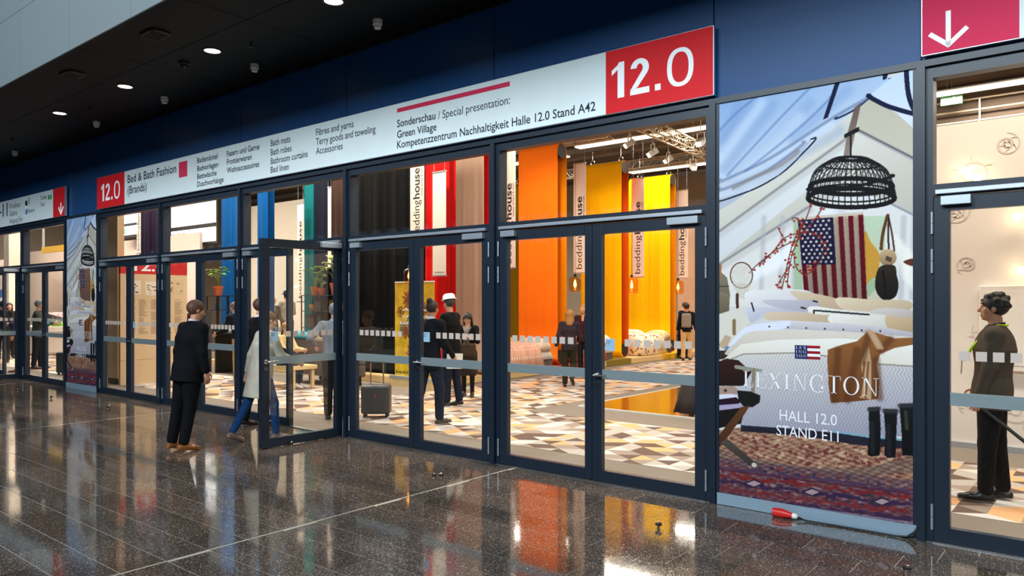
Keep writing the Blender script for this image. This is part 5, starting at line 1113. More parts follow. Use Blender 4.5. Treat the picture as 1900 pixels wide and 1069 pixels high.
t = thing('duffel_bag', 'black soft bag lying beside the dark green suitcase', 'bag', (-19.35, 1.55, 0.004), 0.3); soft_box(MB(), -.42, .42, -.22, .22, 0, .42, 4, 18, 12, rim=0.6, amp=0.02).build('body', M('bag_black', (24, 22, 22), rough=0.7), t, smooth=True); MB().tube([(-.2, 0, .38), (-.12, 0, .52), (.12, 0, .52), (.2, 0, .38)], .014, 8).build('strap', BLACK, t)

# ------------------------------------------------------------------ far-left stands
def leftx(px, Y): return fac(px, 560, Y)[0]
YB = 6.5
xa, xb = leftx(35, YB), leftx(50, YB); tag(MB().box(xa, xb, YB, YB+.1, 0.0, fac(40, 455, YB)[1]).build('yellow_panel', M('panel_yellow', (214, 172, 30), rough=0.6)), 'mustard yellow panel in the far-left transom window', 'panel')
xa, xb = leftx(77, 4.5), leftx(122, 4.5); za, zb_ = fac(78, 470, 4.5)[1], fac(78, 459, 4.5)[1]; o = tag(MB().box(xa, xb, 4.5, 4.6, za, zb_).build('yellow_beam', M('beam_yellow', (206, 160, 36), rough=0.6)), 'mustard yellow beam across the second far-left transom window', 'beam')
MB().box(xa, xa+.08, 4.52, 4.58, zb_, 6).box(xb-.08, xb, 4.52, 4.58, zb_, 6).build('hanger', ALU, o)
t = thing('blue_counter_wall', 'blue and white banded stand wall at the far left edge', 'stand wall'); xa, xb = leftx(-12, 6.0), leftx(42, 6.0)
for (p0, p1, rgb) in ((537, 552, (60, 110, 180)), (552, 573, (232, 232, 240)), (573, 590, (90, 96, 110)), (480, 537, (216, 196, 184))): MB().box(xa, xb, 6.0, 6.1, fac(20, p1, 6.0)[1], fac(20, p0, 6.0)[1]).build('band', M('band_%d' % p0, rgb, rough=0.6), t)
MB().box(xa, xb, 6.02, 6.08, 0, fac(20, 590, 6.0)[1]).build('base', PWL, t)
t = thing('white_column', 'white square column behind the far-left visitors', 'column'); xa = leftx(7, 3.6); MB().box(xa, xa+.55, 3.6, 4.1, 0.1, 6.2).build('shaft', PWL, t); MB().box(xa-.05, xa+.6, 3.55, 4.15, 0, .1).build('foot', OSB, t)
t = thing('round_planter', 'low round white planter bench with greenery at far left', 'planter', (leftx(108, 3.9), 4.0, 0.004)); WPL = M('planter_white', (220, 204, 190), rough=0.6)
MB().lathe([(1.25, 0), (1.35, .1), (1.35, .75), (1.45, .8), (1.45, .95), (1.1, .95), (1.05, .8), (0, .8)], n=40).build('tub', WPL, t); rg = random.Random(12)
for k in range(60):
    a = rg.uniform(0, 6.28); r_ = rg.uniform(0, 1.0); mb = MB(); leaf_shape(mb, (r_*math.cos(a), r_*math.sin(a), .82), (math.cos(a)*.5, math.sin(a)*.5, 1), rg.uniform(.35, .7), rg.uniform(.05, .1), .25); mb.build('leaf', LEAF if k % 3 else LEAF2, t, smooth=True)
t = thing('canopy_bed', 'bed with pink quilt behind the round planter', 'bed', (leftx(110, 5.2), 5.6, 0)); MB().box(-1.4, 1.4, -.7, 1.2, 0, .5).build('bed_base', WPL, t); soft_box(MB(), -1.5, 1.5, -.8, 1.3, .4, 1.35, 9, rim=.3).build('quilt', print_mat('pink_quilt', (214, 170, 170), (190, 120, 130), 5), t, smooth=True)
for px, py, lb in ((33, 478, 'glowing cluster lamp in the first far-left transom window'), (24, 481, 'second glowing lamp left of the cluster lamp at far left')):
    x, z = fac(px, py, 5.0); t = thing('globe_lamp', 'bright '+lb, 'lamp', (x, 5.0, z)); MB().lathe([(0.0, -.16), (.11, -.12), (.16, 0), (.11, .12), (.0, .16)], n=16).build('globe', M('globe_glow', (255, 236, 205), emit=9.0), t, smooth=True); MB().tube([(0, 0, .15), (0, 0, 8.6-z)], .008, 6).build('cord', BLACK, t)
x, z = fac(28, 448, 5.5); t = thing('wire_lamp', 'black wire pendant lamp in the first far-left transom window', 'lamp', (x, 5.5, z)); mb = MB()
for k in range(8): a = math.pi*k/8; mb.tube([(.2*math.cos(b)*math.cos(a), .2*math.cos(b)*math.sin(a), .3*math.sin(b)) for b in np.linspace(0, 2*math.pi, 17)], .012, 5)
mb.build('wire_cage', BLACK, t); MB().tube([(0, 0, .3), (0, 0, 8.6-z)], .01, 6).build('cord', BLACK, t)
# ================================================================== people: continuous bodies grown from a smooth distance field
class Field:
    def __init__(s, lo, hi, h):
        s.h = h; s.lo = np.array(lo, float)-3*h; n = np.ceil((np.array(hi)+3*h-s.lo)/h).astype(int)+1
        s.ax = [s.lo[i]+h*np.arange(n[i]) for i in range(3)]; s.F = np.full(n, 0.5, np.float32)
    def region(s, lo, hi):
        sl = []
        for i in range(3):
            a = int(np.floor((lo[i]-s.lo[i])/s.h)); b = int(np.ceil((hi[i]-s.lo[i])/s.h))+1; sl.append(slice(max(a, 0), min(max(b, 0), len(s.ax[i]))))
        return tuple(sl)
    def pts(s, sl):
        X, Y, Z = np.meshgrid(*[s.ax[i][sl[i]] for i in range(3)], indexing='ij'); return np.stack([X, Y, Z], -1)
    def merge(s, sl, d, k, sub=False):
        a = s.F[sl]
        if sub: s.F[sl] = np.maximum(a, -d); return
        if k > 0:
            hh = np.clip(0.5+0.5*(a-d)/k, 0, 1); s.F[sl] = a*(1-hh)+d*hh-k*hh*(1-hh)
        else: s.F[sl] = np.minimum(a, d)
    def cone(s, a, b, ra, rb, k=0.02, sq=None, sub=False):
        """tapered capsule; sq = (axis, factor) flattens it along a direction"""
        a = np.array(a, float); b = np.array(b, float); R = max(ra, rb)+k+2*s.h; sl = s.region(np.minimum(a, b)-R, np.maximum(a, b)+R)
        p = s.pts(sl)
        if p.size == 0: return
        ab = b-a; L = max(ab@ab, 1e-9); v = p-a; hh = np.clip((v@ab)/L, 0, 1); q = v-hh[..., None]*ab
        if sq is not None:
            n_ = np.array(sq[0]); c = q@n_; q = q+n_*(c*(1/sq[1]-1))[..., None]
        d = np.linalg.norm(q, axis=-1)-(ra+(rb-ra)*hh)
        s.merge(sl, d.astype(np.float32), k, sub)
    def ell(s, c, R, rad, k=0.02, sub=False):
        c = np.array(c, float); rad = np.array(rad, float); m = rad.max()+k+2*s.h; sl = s.region(c-m, c+m); p = s.pts(sl)
        if p.size == 0: return
        q = (p-c)@np.array(R).T; k0 = np.linalg.norm(q/rad, axis=-1); k1 = np.linalg.norm(q/rad**2, axis=-1)+1e-6
        s.merge(sl, (k0*(k0-1)/k1).astype(np.float32), k, sub)
    def cut(s, n_, p0):
        X, Y, Z = np.meshgrid(*s.ax, indexing='ij', sparse=True); d = (X-p0[0])*n_[0]+(Y-p0[1])*n_[1]+(Z-p0[2])*n_[2]; s.F = np.maximum(s.F, d.astype(np.float32))
    def mesh(s, name, m):
        F = s.F; S = F < 0; sh = np.array(F.shape)-1; cnt = np.zeros(sh, np.int8)
        for i in (0, 1):
            for j in (0, 1):
                for k in (0, 1): cnt += S[i:i+sh[0], j:j+sh[1], k:k+sh[2]]
        act = (cnt > 0) & (cnt < 8); idx = np.full(sh, -1, np.int64); ci = np.argwhere(act); idx[act] = np.arange(len(ci))
        if len(ci) == 0: return None
        acc = np.zeros((len(ci), 3)); num = np.zeros(len(ci))
        cs = [(i, j, k) for i in (0, 1) for j in (0, 1) for k in (0, 1)]
        for A in cs:
            for ax in range(3):
                if A[ax]: continue
                Bc = list(A); Bc[ax] = 1
                fa = F[ci[:, 0]+A[0], ci[:, 1]+A[1], ci[:, 2]+A[2]]; fb = F[ci[:, 0]+Bc[0], ci[:, 1]+Bc[1], ci[:, 2]+Bc[2]]
                x = (fa < 0) != (fb < 0); t = np.where(x, fa/np.where(x, fa-fb, 1), 0); P = np.array(A, float)+np.zeros((len(ci), 3)); P[:, ax] += t
                acc[x] += P[x]; num[x] += 1
        v = s.lo+(ci+acc/num[:, None])*s.h; quads = []
        for ax in range(3):
            o1, o2 = (ax+1) % 3, (ax+2) % 3; sa = [slice(None)]*3; sb = [slice(None)]*3; sa[ax] = slice(0, -1); sb[ax] = slice(1, None)
            for o in (o1, o2): sa[o] = slice(1, -1); sb[o] = slice(1, -1)
            A_, B_ = S[tuple(sa)], S[tuple(sb)]; e = np.argwhere(A_ != B_); e2 = e.copy(); e2[:, o1] += 1; e2[:, o2] += 1
            flip = A_[tuple(e.T)]
            def at_(d1, d2):
                q = e2.copy(); q[:, o1] += d1; q[:, o2] += d2; return idx[tuple(q.T)]
            q = np.stack([at_(-1, -1), at_(0, -1), at_(0, 0), at_(-1, 0)], 1); q[~flip] = q[~flip][:, ::-1]; quads.append(q)
        q = np.concatenate(quads); me = bpy.data.meshes.new(name); me.vertices.add(len(v)); me.vertices.foreach_set('co', v.astype(np.float32).ravel()); me.loops.add(q.size); me.loops.foreach_set('vertex_index', q.ravel().astype(np.int32)); me.polygons.add(len(q)); me.polygons.foreach_set('loop_start', np.arange(0, q.size, 4, dtype=np.int32)); me.polygons.foreach_set('use_smooth', np.ones(len(q), bool)); me.materials.append(m); me.update(calc_edges=True); return me

def rotm(yaw=0, pitch=0, roll=0):      # rows = axes (right, forward, up)
    m = Matrix.Rotation(yaw, 3, 'Z') @ Matrix.Rotation(-pitch, 3, 'X') @ Matrix.Rotation(roll, 3, 'Y'); return np.array(m).T
def nrm(v): v = np.array(v, float); return v/np.linalg.norm(v)
CLM = {}
def cl(rgb, rough=0.85, **k):
    key = ('garment_%d_%d_%d' % rgb); return M(key, rgb, rough=rough, spec=0.15, noise=0.12, nscale=14, bump=0.15, bscale=25, **k)
def skin_mat(rgb): return M('skin_%d_%d_%d' % rgb, rgb, rough=0.5, noise=0.05, nscale=30)

def person(label, loc, facing, H=1.75, vox=0.011, girth=1.0, lean=0, legs=((0, 0), (0, 0)), arms=((5, 8, 10, 0), (5, 8, 10, 0)), head=(0, 0), twist=0, skin=(196, 142, 112), hair=('short', (40, 28, 22)), top=('jacket', (18, 20, 28), 0.14), bottom=('trousers', (20, 20, 26)), shoes=(30, 22, 18), collar=None, sit=False, extra=None, loft=0.0, side=0):
    """facing = world direction the chest points to. legs = (thigh forward deg, knee bend deg) for left,right.
    arms = (pitch, abduct, elbow, inward) for left,right"""
    if len(facing) == 3:
        v = nrm((loc[0], loc[1]+CAMD)); facing = nrm((v[1]*facing[0]+v[0]*facing[1], -v[0]*facing[0]+v[1]*facing[1]))
    K = H/1.75; th = math.atan2(-facing[0], facing[1]); D2 = math.radians
    J = {}; fx_ = np.array((0, 1.0, 0)); up = nrm((math.sin(D2(side)), math.sin(D2(lean)), math.cos(D2(lean))))
    pel = np.zeros(3); J['pel'] = pel
    for i, sgn in enumerate((-1, 1)):
        a, kb = D2(legs[i][0]), D2(legs[i][1]); hip = pel+np.array((sgn*0.088, 0, -0.03)); kn = hip+0.43*np.array((sgn*0.02, math.sin(a), -math.cos(a))); s_ = a-kb; an = kn+0.415*np.array((0, math.sin(s_), -math.cos(s_)))
        fd = nrm((sgn*0.18, math.cos(min(0, s_)*0.8), math.sin(min(0, s_)*0.8))) if not sit else nrm((sgn*.1, 1, 0)); J['hip%d' % i], J['kn%d' % i], J['an%d' % i], J['fd%d' % i] = hip, kn, an, fd
    floorz = min(J['an%d' % i][2]+min(0, J['fd%d' % i][2]*0.17) for i in (0, 1))-0.085
    cy = np.cross(up, np.array((1.0, 0, 0))); cy = nrm(cy); ct, st_ = math.cos(D2(twist)), math.sin(D2(twist)); rx = nrm(np.array((1.0, 0, 0))*ct+cy*st_)
    chest = pel+up*0.36; neck = pel+up*0.535; J['neck'] = neck
    for i, sgn in enumerate((-1, 1)):
        sh = pel+up*0.485+rx*sgn*0.175*(0.9+0.1*girth); p, ab, el, inw = [D2(q) for q in arms[i]]; fw_ = nrm(np.cross(up, rx))
        ud = nrm(rx*sgn*math.sin(ab)+fw_*math.sin(p)*math.cos(ab)-up*math.cos(p)*math.cos(ab)); e = sh+0.285*ud; fd = nrm(rx*sgn*(math.sin(ab)-math.sin(inw))+fw_*math.sin(p+el)-up*math.cos(p+el)); w = e+0.245*fd; J['sh%d' % i], J['el%d' % i], J['wr%d' % i], J['fa%d' % i] = sh, e, w, fd
    hy, hp = D2(head[0]+twist), D2(head[1]); Rh = rotm(hy, hp); hb = neck+up*0.06; hc = hb+Rh[1]*0.022+np.array((0, 0, 0.115)); J['hc'] = hc
    allp = np.array([v for k, v in J.items() if not k.startswith('f')]); lo = allp.min(0)-0.30; hi = allp.max(0)+0.26
    lo[2] = floorz-0.01
    root = thing('person', label, 'person', (loc[0], loc[1], loc[2]-floorz*K if len(loc) > 2 else -floorz*K+(loft or (0.003 if 0.9 < loc[1] < 18 and loc[1] < 3.4 or -10.6 < loc[0] < -7.5 and loc[1] > 0 else 0.0))), th); root.scale = (K, K, K)
    g = girth; sqd = (np.cross(up, rx), 0.66*g); sqd = (nrm(sqd[0]), min(0.66*g, 0.95))
    h = vox/K
    # ---- body
    B = Field(lo, hi, h)
    B.cone(pel+up*0.02, pel+up*0.17, 0.145*g, 0.125*g, 0.03, sqd); B.cone(pel+up*0.17, chest, 0.125*g, 0.15*g, 0.03, sqd); B.cone(chest, pel+up*0.44, 0.15*g, 0.12, 0.03, sqd); B.cone(J['sh0'], J['sh1'], 0.052, 0.052, 0.03)
    B.cone(neck-up*0.05, hb+np.array((0, 0, .02))+Rh[1]*.005, 0.060, 0.052, 0.03)
    for i in (0, 1):
        B.cone(J['sh%d' % i], J['el%d' % i], 0.050, 0.040, 0.02); B.cone(J['el%d' % i], J['wr%d' % i], 0.041, 0.027, 0.015); B.cone(J['hip%d' % i], J['kn%d' % i], 0.082*g, 0.054, 0.03); B.cone(J['kn%d' % i], J['an%d' % i], 0.054, 0.038, 0.02)
        B.cone(J['an%d' % i]-np.array((0, 0, .045)), J['an%d' % i]+J['fd%d' % i]*0.15-np.array((0, 0, .055)), 0.032, 0.028, 0.015)
        # hand
        fd = J['fa%d' % i]; sgn = -1 if i == 0 else 1; pn = nrm(np.cross(fd, nrm(np.cross(rx*sgn, fd)+1e-6))); pn = nrm(-rx*sgn-fd*np.dot(-rx*sgn, fd)+1e-6); wd = nrm(np.cross(pn, fd))*(1 if np.dot(np.cross(pn, fd), np.cross(up, rx)) > 0 else -1)
        w = J['wr%d' % i]; pc = w+fd*0.045; B.ell(pc, np.stack([wd, fd, pn]), (0.040, 0.055, 0.016), 0.012)
        for q, (off, ln) in enumerate(((0.030, .068), (0.010, .078), (-0.010, .073), (-0.030, .058))):
            b0 = w+fd*0.085+wd*off; b1 = b0+nrm(fd+pn*0.35)*ln*0.55; b2 = b1+nrm(fd*0.7+pn*0.9)*ln*0.45; B.cone(b0, b1, .0095, .0088, .004); B.cone(b1, b2, .0088, .0075, .004)
        b0 = w+fd*0.03+wd*0.034; b1 = b0+nrm(fd*.6+wd*.7+pn*.3)*0.045; b2 = b1+nrm(fd+wd*.2+pn*.4)*0.03; B.cone(b0, b1, .013, .0105, .008); B.cone(b1, b2, .0105, .0085, .004)
    # ---- head with face (x right, y forward, z up in Rh)
    def hp_(x, y, z): return hc+Rh[0]*x+Rh[1]*y+Rh[2]*z
    B.ell(hp_(0, -.012, .022), Rh, (.074, .095, .088), .02); B.ell(hp_(0, .026, -.040), Rh, (.058, .062, .072), .03); B.ell(hp_(0, .060, -.090), Rh, (.026, .022, .020), .02)
    B.cone(hp_(0, .083, .012), hp_(0, .108, -.030), .009, .013, .010); B.cone(hp_(-.012, .094, -.036), hp_(.012, .094, -.036), .009, .009, .006)
    B.cone(hp_(-.040, .078, .030), hp_(.040, .078, .030), .011, .011, .014)
    for sx in (-1, 1):
        B.ell(hp_(sx*.032, .096, .010), Rh, (.017, .014, .012), 0, sub=True); B.ell(hp_(sx*.032, .076, .010), Rh, (.014, .013, .011), .002); B.ell(hp_(sx*.076, -.008, -.004), Rh, (.010, .021, .032), .006); B.ell(hp_(sx*.048, .052, -.022), Rh, (.024, .022, .024), .02)
    B.cone(hp_(-.020, .088, -.062), hp_(.020, .088, -.062), .0065, .0065, .004); B.cone(hp_(-.017, .086, -.072), hp_(.017, .086, -.072), .007, .007, .004)
    link('body', B.mesh('body', skin_mat(skin)), root)
    for sx in (-1, 1):
        if vox < 0.0115:
            e = MB(); c_ = hp_(sx*.032, .0875, .010); e.lathe([(0, -.006), (.005, -.005), (.007, 0), (.005, .005), (0, .006)], tuple(c_), 10); link('eye', e.mesh('eye', M('eye_dark', (34, 24, 20), rough=0.2), True), root)
            bm_ = MB(); bm_.bar(hp_(sx*.014, .095, .037), hp_(sx*.05, .083, .040), .010, .010); link('eyebrow', bm_.mesh('eyebrow', M('brow_%d' % hair[1][0], tuple(int(v*.8) for v in hair[1]), rough=.9)), root)
    # ---- hair
    st, hrgb = hair[0], hair[1]; hm = M('hair_%d_%d_%d' % hrgb, hrgb, rough=0.6, noise=0.3, nscale=60, bump=0.4, bscale=90, stretch=(1, 1, .2))
    Fh = Field(hc-np.array((.2, .22, .34 if st == 'long' else .2)), hc+np.array((.2, .2, .2)), min(h, .009))
    Fh.ell(hp_(0, -.018, .030), Rh, (.086, .105, .098), .02)
    if st == 'long':
        Fh.cone(hp_(0, -.045, .0), hp_(0, -.07, -.20), .095, .085, .04, (Rh[1], .7))
        for sx in (-1, 1): Fh.cone(hp_(sx*.066, .0, .02), hp_(sx*.075, -.015, -.17), .034, .036, .03)
    if st == 'bun': Fh.ell(hp_(0, -.09, .11), Rh, (.045, .045, .045), .02)
    if st == 'curly':
        rg = random.Random(3)
        for k in range(26):
            a, b = rg.uniform(0, 6.28), rg.uniform(-.1, 1.4); Fh.ell(hp_(.088*math.cos(a)*math.cos(b), -.02+.105*math.sin(a)*math.cos(b), .03+.10*math.sin(b)), Rh, (.024, .024, .024), .01)
    face_z = {'short': .062, 'long': .060, 'curly': .058, 'bald': .095, 'bun': .066}.get(st, .06)
    Fh.ell(hp_(0, .115, face_z-.105), Rh, (.080, .085, .105), 0, sub=True)
    if st != 'long': Fh.cut(-Rh[2]*0.92-Rh[1]*-0.25, hp_(0, -.06, -.062))
    if st == 'bald': Fh.ell(hp_(0, .05, .10), Rh, (.075, .115, .075), 0, sub=True)
    m_ = Fh.mesh('hair', hm)
    if m_ is not None: link('hair', m_, root)
    # ---- top garment
    kind, rgb, hem = top; T = Field(lo, hi, h); e = 0.022 if kind in ('jacket', 'coat') else 0.013
    T.cone(pel+up*0.0, pel+up*0.17, (0.150+e)*g, (0.132+e)*g, 0.03, sqd); T.cone(pel+up*0.17, chest, (0.132+e)*g, (0.158+e)*g, 0.03, sqd); T.cone(chest, pel+up*0.43, (0.158+e)*g, 0.125+e, 0.04, sqd); T.cone(J['sh0'], J['sh1'], 0.062+e*.5, 0.062+e*.5, 0.035); T.cone(neck-up*0.06, neck-up*.005, 0.072+e*.4, 0.062+e*.4, 0.03)
    hemp = pel-up*hem
    T.cone(pel, pel-up*(hem+0.12), (0.152+e)*g, (0.158+e*1.2+0.10*max(0, hem-.2))*g, 0.03, sqd)
    T.cut(-up, hemp)
    for i in (0, 1):
        T.cone(J['sh%d' % i], J['el%d' % i], 0.060+e*.5, 0.050+e*.5, 0.03); T.cone(J['el%d' % i], J['el%d' % i]*.12+J['wr%d' % i]*.88, 0.050+e*.5, 0.038+e*.5, 0.02)
    # neck opening: cut above collar line, V at the front
    T.cone(neck+np.cross(up, rx)*0.04+up*0.0, neck+np.cross(up, rx)*0.10-up*(0.10 if kind in ('jacket', 'coat') else 0.02), .045, .03, 0, sub=True)
    T.cone(neck, neck+up*.2, .060, .075, 0, sub=True)
    fwd_ = nrm(np.cross(up, rx))
    if collar and kind in ('jacket', 'coat'):
        T.cone(neck+fwd_*.10-up*.03, pel+fwd_*(.155*g+.03)+up*.10, .050, .022, 0, sub=True); T.cone(pel+fwd_*(.155*g+.03)+up*.10, pel+fwd_*(.16*g+.04)-up*(hem+.05), .014, .050, 0, sub=True)
        S_ = Field(lo, hi, h); S_.cone(pel-up*.02, pel+up*0.17, 0.150*g, 0.132*g, 0.03, sqd); S_.cone(pel+up*0.17, chest, 0.132*g, 0.158*g, 0.03, sqd); S_.cone(chest, pel+up*0.43, 0.158*g, 0.125, 0.04, sqd); S_.cone(neck-up*.08, neck-up*.01, .08, .066, .03); S_.cut(-up, pel-up*.04); S_.cone(neck, neck+up*.2, .055, .07, 0, sub=True)
        link('shirt', S_.mesh('shirt', cl(collar, .75)), root)
    gm = link(kind if kind != 'top' else 'sweater', T.mesh(kind, cl(rgb)), root)
    if collar:
        C_ = Field(neck-.2, neck+.2, min(h, .009)); C_.cone(neck-up*.045, neck+up*.05, .080, .068, 0); C_.cone(neck-up*.2, neck+up*.2, .060, .058, 0, sub=True); C_.cut(nrm(up+np.cross(up, rx)*.25), neck+up*.048)
        C_.cone(neck-up*.05+np.cross(up, rx)*.05, neck-up*.16+np.cross(up, rx)*.115, .035, .03, .01, (nrm(np.cross(up, rx)), .35)); link('shirt_collar', C_.mesh('shirt_collar', cl(collar, .7)), root)
    # ---- bottom garment
    kb_, brgb = bottom; Bt = Field(lo, hi, h)
    Bt.cone(pel-up*.01, pel+up*.12, 0.158*g, 0.142*g, 0.03, sqd)
    slim = -.006 if kb_ == 'jeans' else .006
    if kb_ == 'skirt':
        for i in (0, 1): Bt.cone(J['hip%d' % i], J['kn%d' % i]*.9+J['hip%d' % i]*.1, .115, .12, .06)
    else:
        for i in (0, 1): Bt.cone(J['hip%d' % i], J['kn%d' % i], (.094+slim)*g, .068+slim, .03); Bt.cone(J['kn%d' % i], J['an%d' % i]+np.array((0, 0, .02)), .068+slim, .056+slim, .02)
    Bt.cut(up, pel+up*.14)
    link(kb_, Bt.mesh(kb_, cl(brgb)), root)
    if kb_ == 'skirt':
        Tg = Field(lo, hi, h)
        for i in (0, 1): Tg.cone(J['kn%d' % i]*.8+J['hip%d' % i]*.2, J['kn%d' % i], .062, .056, .01); Tg.cone(J['kn%d' % i], J['an%d' % i], .058, .042, .02)
        link('tights', Tg.mesh('tights', cl((22, 18, 18))), root)
    # ---- shoes
    for i in (0, 1):
        an, fd = J['an%d' % i], J['fd%d' % i]; u_ = nrm(np.cross(np.cross(fd, (0, 0, 1.0)), fd)); sq = (u_, .75)
        Sh = Field(an-np.array((.16, .22, .26)), an+np.array((.16, .30, .16)), min(h, .011))
        hl = an-u_*.052-fd*.035; ba = an-u_*.052+fd*.12; Sh.cone(hl, ba, .042, .046, .01, sq); Sh.cone(ba, ba+fd*.065, .045, .030, .01, (u_, .62)); Sh.cone(an-u_*.0, an+fd*.06-u_*.045, .045, .036, .02)
        Sh.cone(hl-u_*.022-fd*.006, ba-u_*.022+fd*.07, .040, .036, 0, (u_, .28))
        Sh.cut((0, 0, -1.0), (0, 0, floorz+.002)); link('shoe', Sh.mesh('shoe', M('shoe_%d_%d_%d' % shoes, shoes, rough=0.35)), root)
    if extra: extra(root, J, dict(up=up, rx=rx, fwd=nrm(np.cross(up, rx)), Rh=Rh, hp=hp_, pel=pel, neck=neck, floorz=floorz))
    return root

def lanyard(root, J, E):
    n_, f, u, r = E['neck'], E['fwd'], E['up'], E['rx']; mb = MB()
    for s in (-1, 1): mb.tube([tuple(n_-f*.085+u*.035), tuple(n_+r*s*.085-f*.01+u*.03), tuple(n_+r*s*.115+f*.075-u*.05), tuple(n_+r*s*.085+f*.165-u*.17), tuple(n_+r*s*.04+f*.225-u*.30)], .011, 8)
    mb.build('lanyard', M('lanyard_lime', (190, 220, 20), rough=.6, emit=.05), root); p = n_+f*.24-u*.36; MB().bar(tuple(p+u*.06), tuple(p-u*.06), .09, .006).build('badge', M('badge_card', (226, 200, 170), rough=.5), root)
def strap_pull(root, J, E):
    w = J['wr0']+J['fa0']*.08; z = E['floorz']; MB().tube([tuple(w+E['fwd']*.03), tuple(w), tuple(w-E['fwd']*.45-np.array((0, 0, .36)))], .013, 8).tube([tuple(w+np.array((.06, 0, 0))), tuple(w+np.array((.06, 0, 0))-E['fwd']*.45-np.array((0, 0, .36)))], .009, 8).build('trolley_handle', BLACK, root)
def backpack(rgb):
    def f_(root, J, E):
        c = E['pel']+E['up']*.28-E['fwd']*.19; u, r, f = E['up'], E['rx'], E['fwd']; mb = MB(); vs = []
        bp = thing('backpack', 'unused', 'backpack'); bpy.data.objects.remove(bp)
        m = MB().bar(tuple(c-u*.22), tuple(c+u*.22), .29, .15); m.build('backpack', M('backpack_%d' % rgb[0], rgb, rough=.7), root, bevel=.05)
        s_ = MB()
        for sg in (-1, 1): s_.tube([tuple(c+r*sg*.10+u*.18+f*.07), tuple(E['neck']+r*sg*.10-u*.04-f*.02), tuple(E['neck']+r*sg*.11-u*.12+f*.14), tuple(c+r*sg*.14-u*.12+f*.2)], .02, 8)
        s_.build('backpack_strap', M('backpack_%d' % rgb[0], rgb), root)
    return f_
def phone(root, J, E):
    p = (J['wr1']+J['fa1']*.10+J['wr0']+J['fa0']*.10)/2; MB().bar(tuple(p-E['up']*.06+E['fwd']*.02), tuple(p+E['up']*.07+E['fwd']*.04), .07, .009).build('phone', BLACK, root)
    n_ = E['neck']+E['fwd']*.12-E['up']*.12; mb = MB(); mb.tube([tuple(E['neck']+E['rx']*-.07+E['fwd']*.06), tuple(n_), tuple(n_-E['up']*.3+E['rx']*.06)], [.03, .045, .03], 8); mb.tube([tuple(E['neck']+E['rx']*.07+E['fwd']*.06), tuple(n_), tuple(n_-E['up']*.28-E['rx']*.05)], [.03, .045, .03], 8); mb.build('scarf', M('scarf_grey', (120, 108, 100), rough=.9, noise=.4, nscale=30), root, smooth=True)
def hat(rgb, brim=.13):
    def f_(root, J, E):
        p = E['hp'](0, -.012, .075); R_ = E['Rh']; mb = MB(); prof = [(.0, .09), (.07, .085), (.092, .06), (.10, .0), (brim, -.006), (brim, -.014), (.095, -.012)]; n_ = 22
        for rr_, z in prof: mb.v += [tuple(p+R_[0]*rr_*math.cos(2*math.pi*k/n_)+R_[1]*rr_*1.15*math.sin(2*math.pi*k/n_)+R_[2]*z) for k in range(n_)]
        for i in range(len(prof)-1):
            for k in range(n_): mb.f.append((i*n_+k, (i+1)*n_+k, (i+1)*n_+(k+1) % n_, i*n_+(k+1) % n_)); mb.m.append(0)
        mb.build('hat', cl(rgb), root, smooth=True)
    return f_
def papers(root, J, E):
    w = J['wr1']+J['fa1']*.08; MB().bar(tuple(w-E['rx']*.02-E['fwd']*.16), tuple(w-E['rx']*.02+E['fwd']*.16), .03, .22).build('brochures', M('paper_white', (214, 214, 210), rough=.7), root)
def handbag(rgb):
    def f_(root, J, E):
        w = J['wr0']+J['fa0']*.06; z = np.array((0, 0, 1.)); MB().bar(tuple(w-z*.40), tuple(w-z*.14), .30, .12).build('handbag', cl(rgb), root, bevel=.03); MB().tube([tuple(w-z*.15-E['fwd']*.09), tuple(w), tuple(w-z*.15+E['fwd']*.09)], .012, 8).build('bag_strap', cl(rgb), root)
    return f_

RIGHT = (math.cos(YAW), math.sin(YAW)); AWAY = (-math.sin(YAW), math.cos(YAW))
def dirn(r, a): return (r, a, 'as seen along the line of sight')
def ground(px, Y): return (fac(px, 700, Y)[0], Y)
# outside
person('man in dark suit and tan shoes walking outside towards the open door', (-8.66, -1.72), dirn(.84, .54), 1.73, .0085, 1.2, 8, ((-9, 2), (-5, 6)), ((-4, 7, 10, 4), (4, 7, 14, 4)), (-10, 12), 0, (196, 138, 104), ('short', (86, 54, 36)), ('jacket', (10, 11, 17), .16), ('trousers', (8, 9, 14)), (128, 76, 28), collar=(206, 202, 216))
person('woman in pale green-grey coat and blue jeans stepping behind the open door', (-8.46, -0.88), dirn(.9, .42), 1.62, .0095, 1.15, 10, ((-20, 8), (20, 16)), ((-12, 10, 12, 0), (32, 8, 46, 10)), (0, 14), 0, (206, 156, 128), ('short', (112, 70, 48)), ('coat', (184, 176, 160), .36), ('jeans', (22, 58, 104)), (112, 90, 78))
person('man in black blazer and white shirt holding the door behind the coat wearer', (ground(474, -.28)), dirn(.92, .35), 1.76, .0095, 1.0, 6, ((-6, 4), (10, 12)), ((6, 10, 18, 0), (20, 8, 40, 0)), (0, 8), 0, (204, 150, 120), ('short', (76, 46, 32)), ('jacket', (14, 14, 17), .15), ('trousers', (16, 16, 20)), (24, 20, 20), collar=(226, 214, 220))
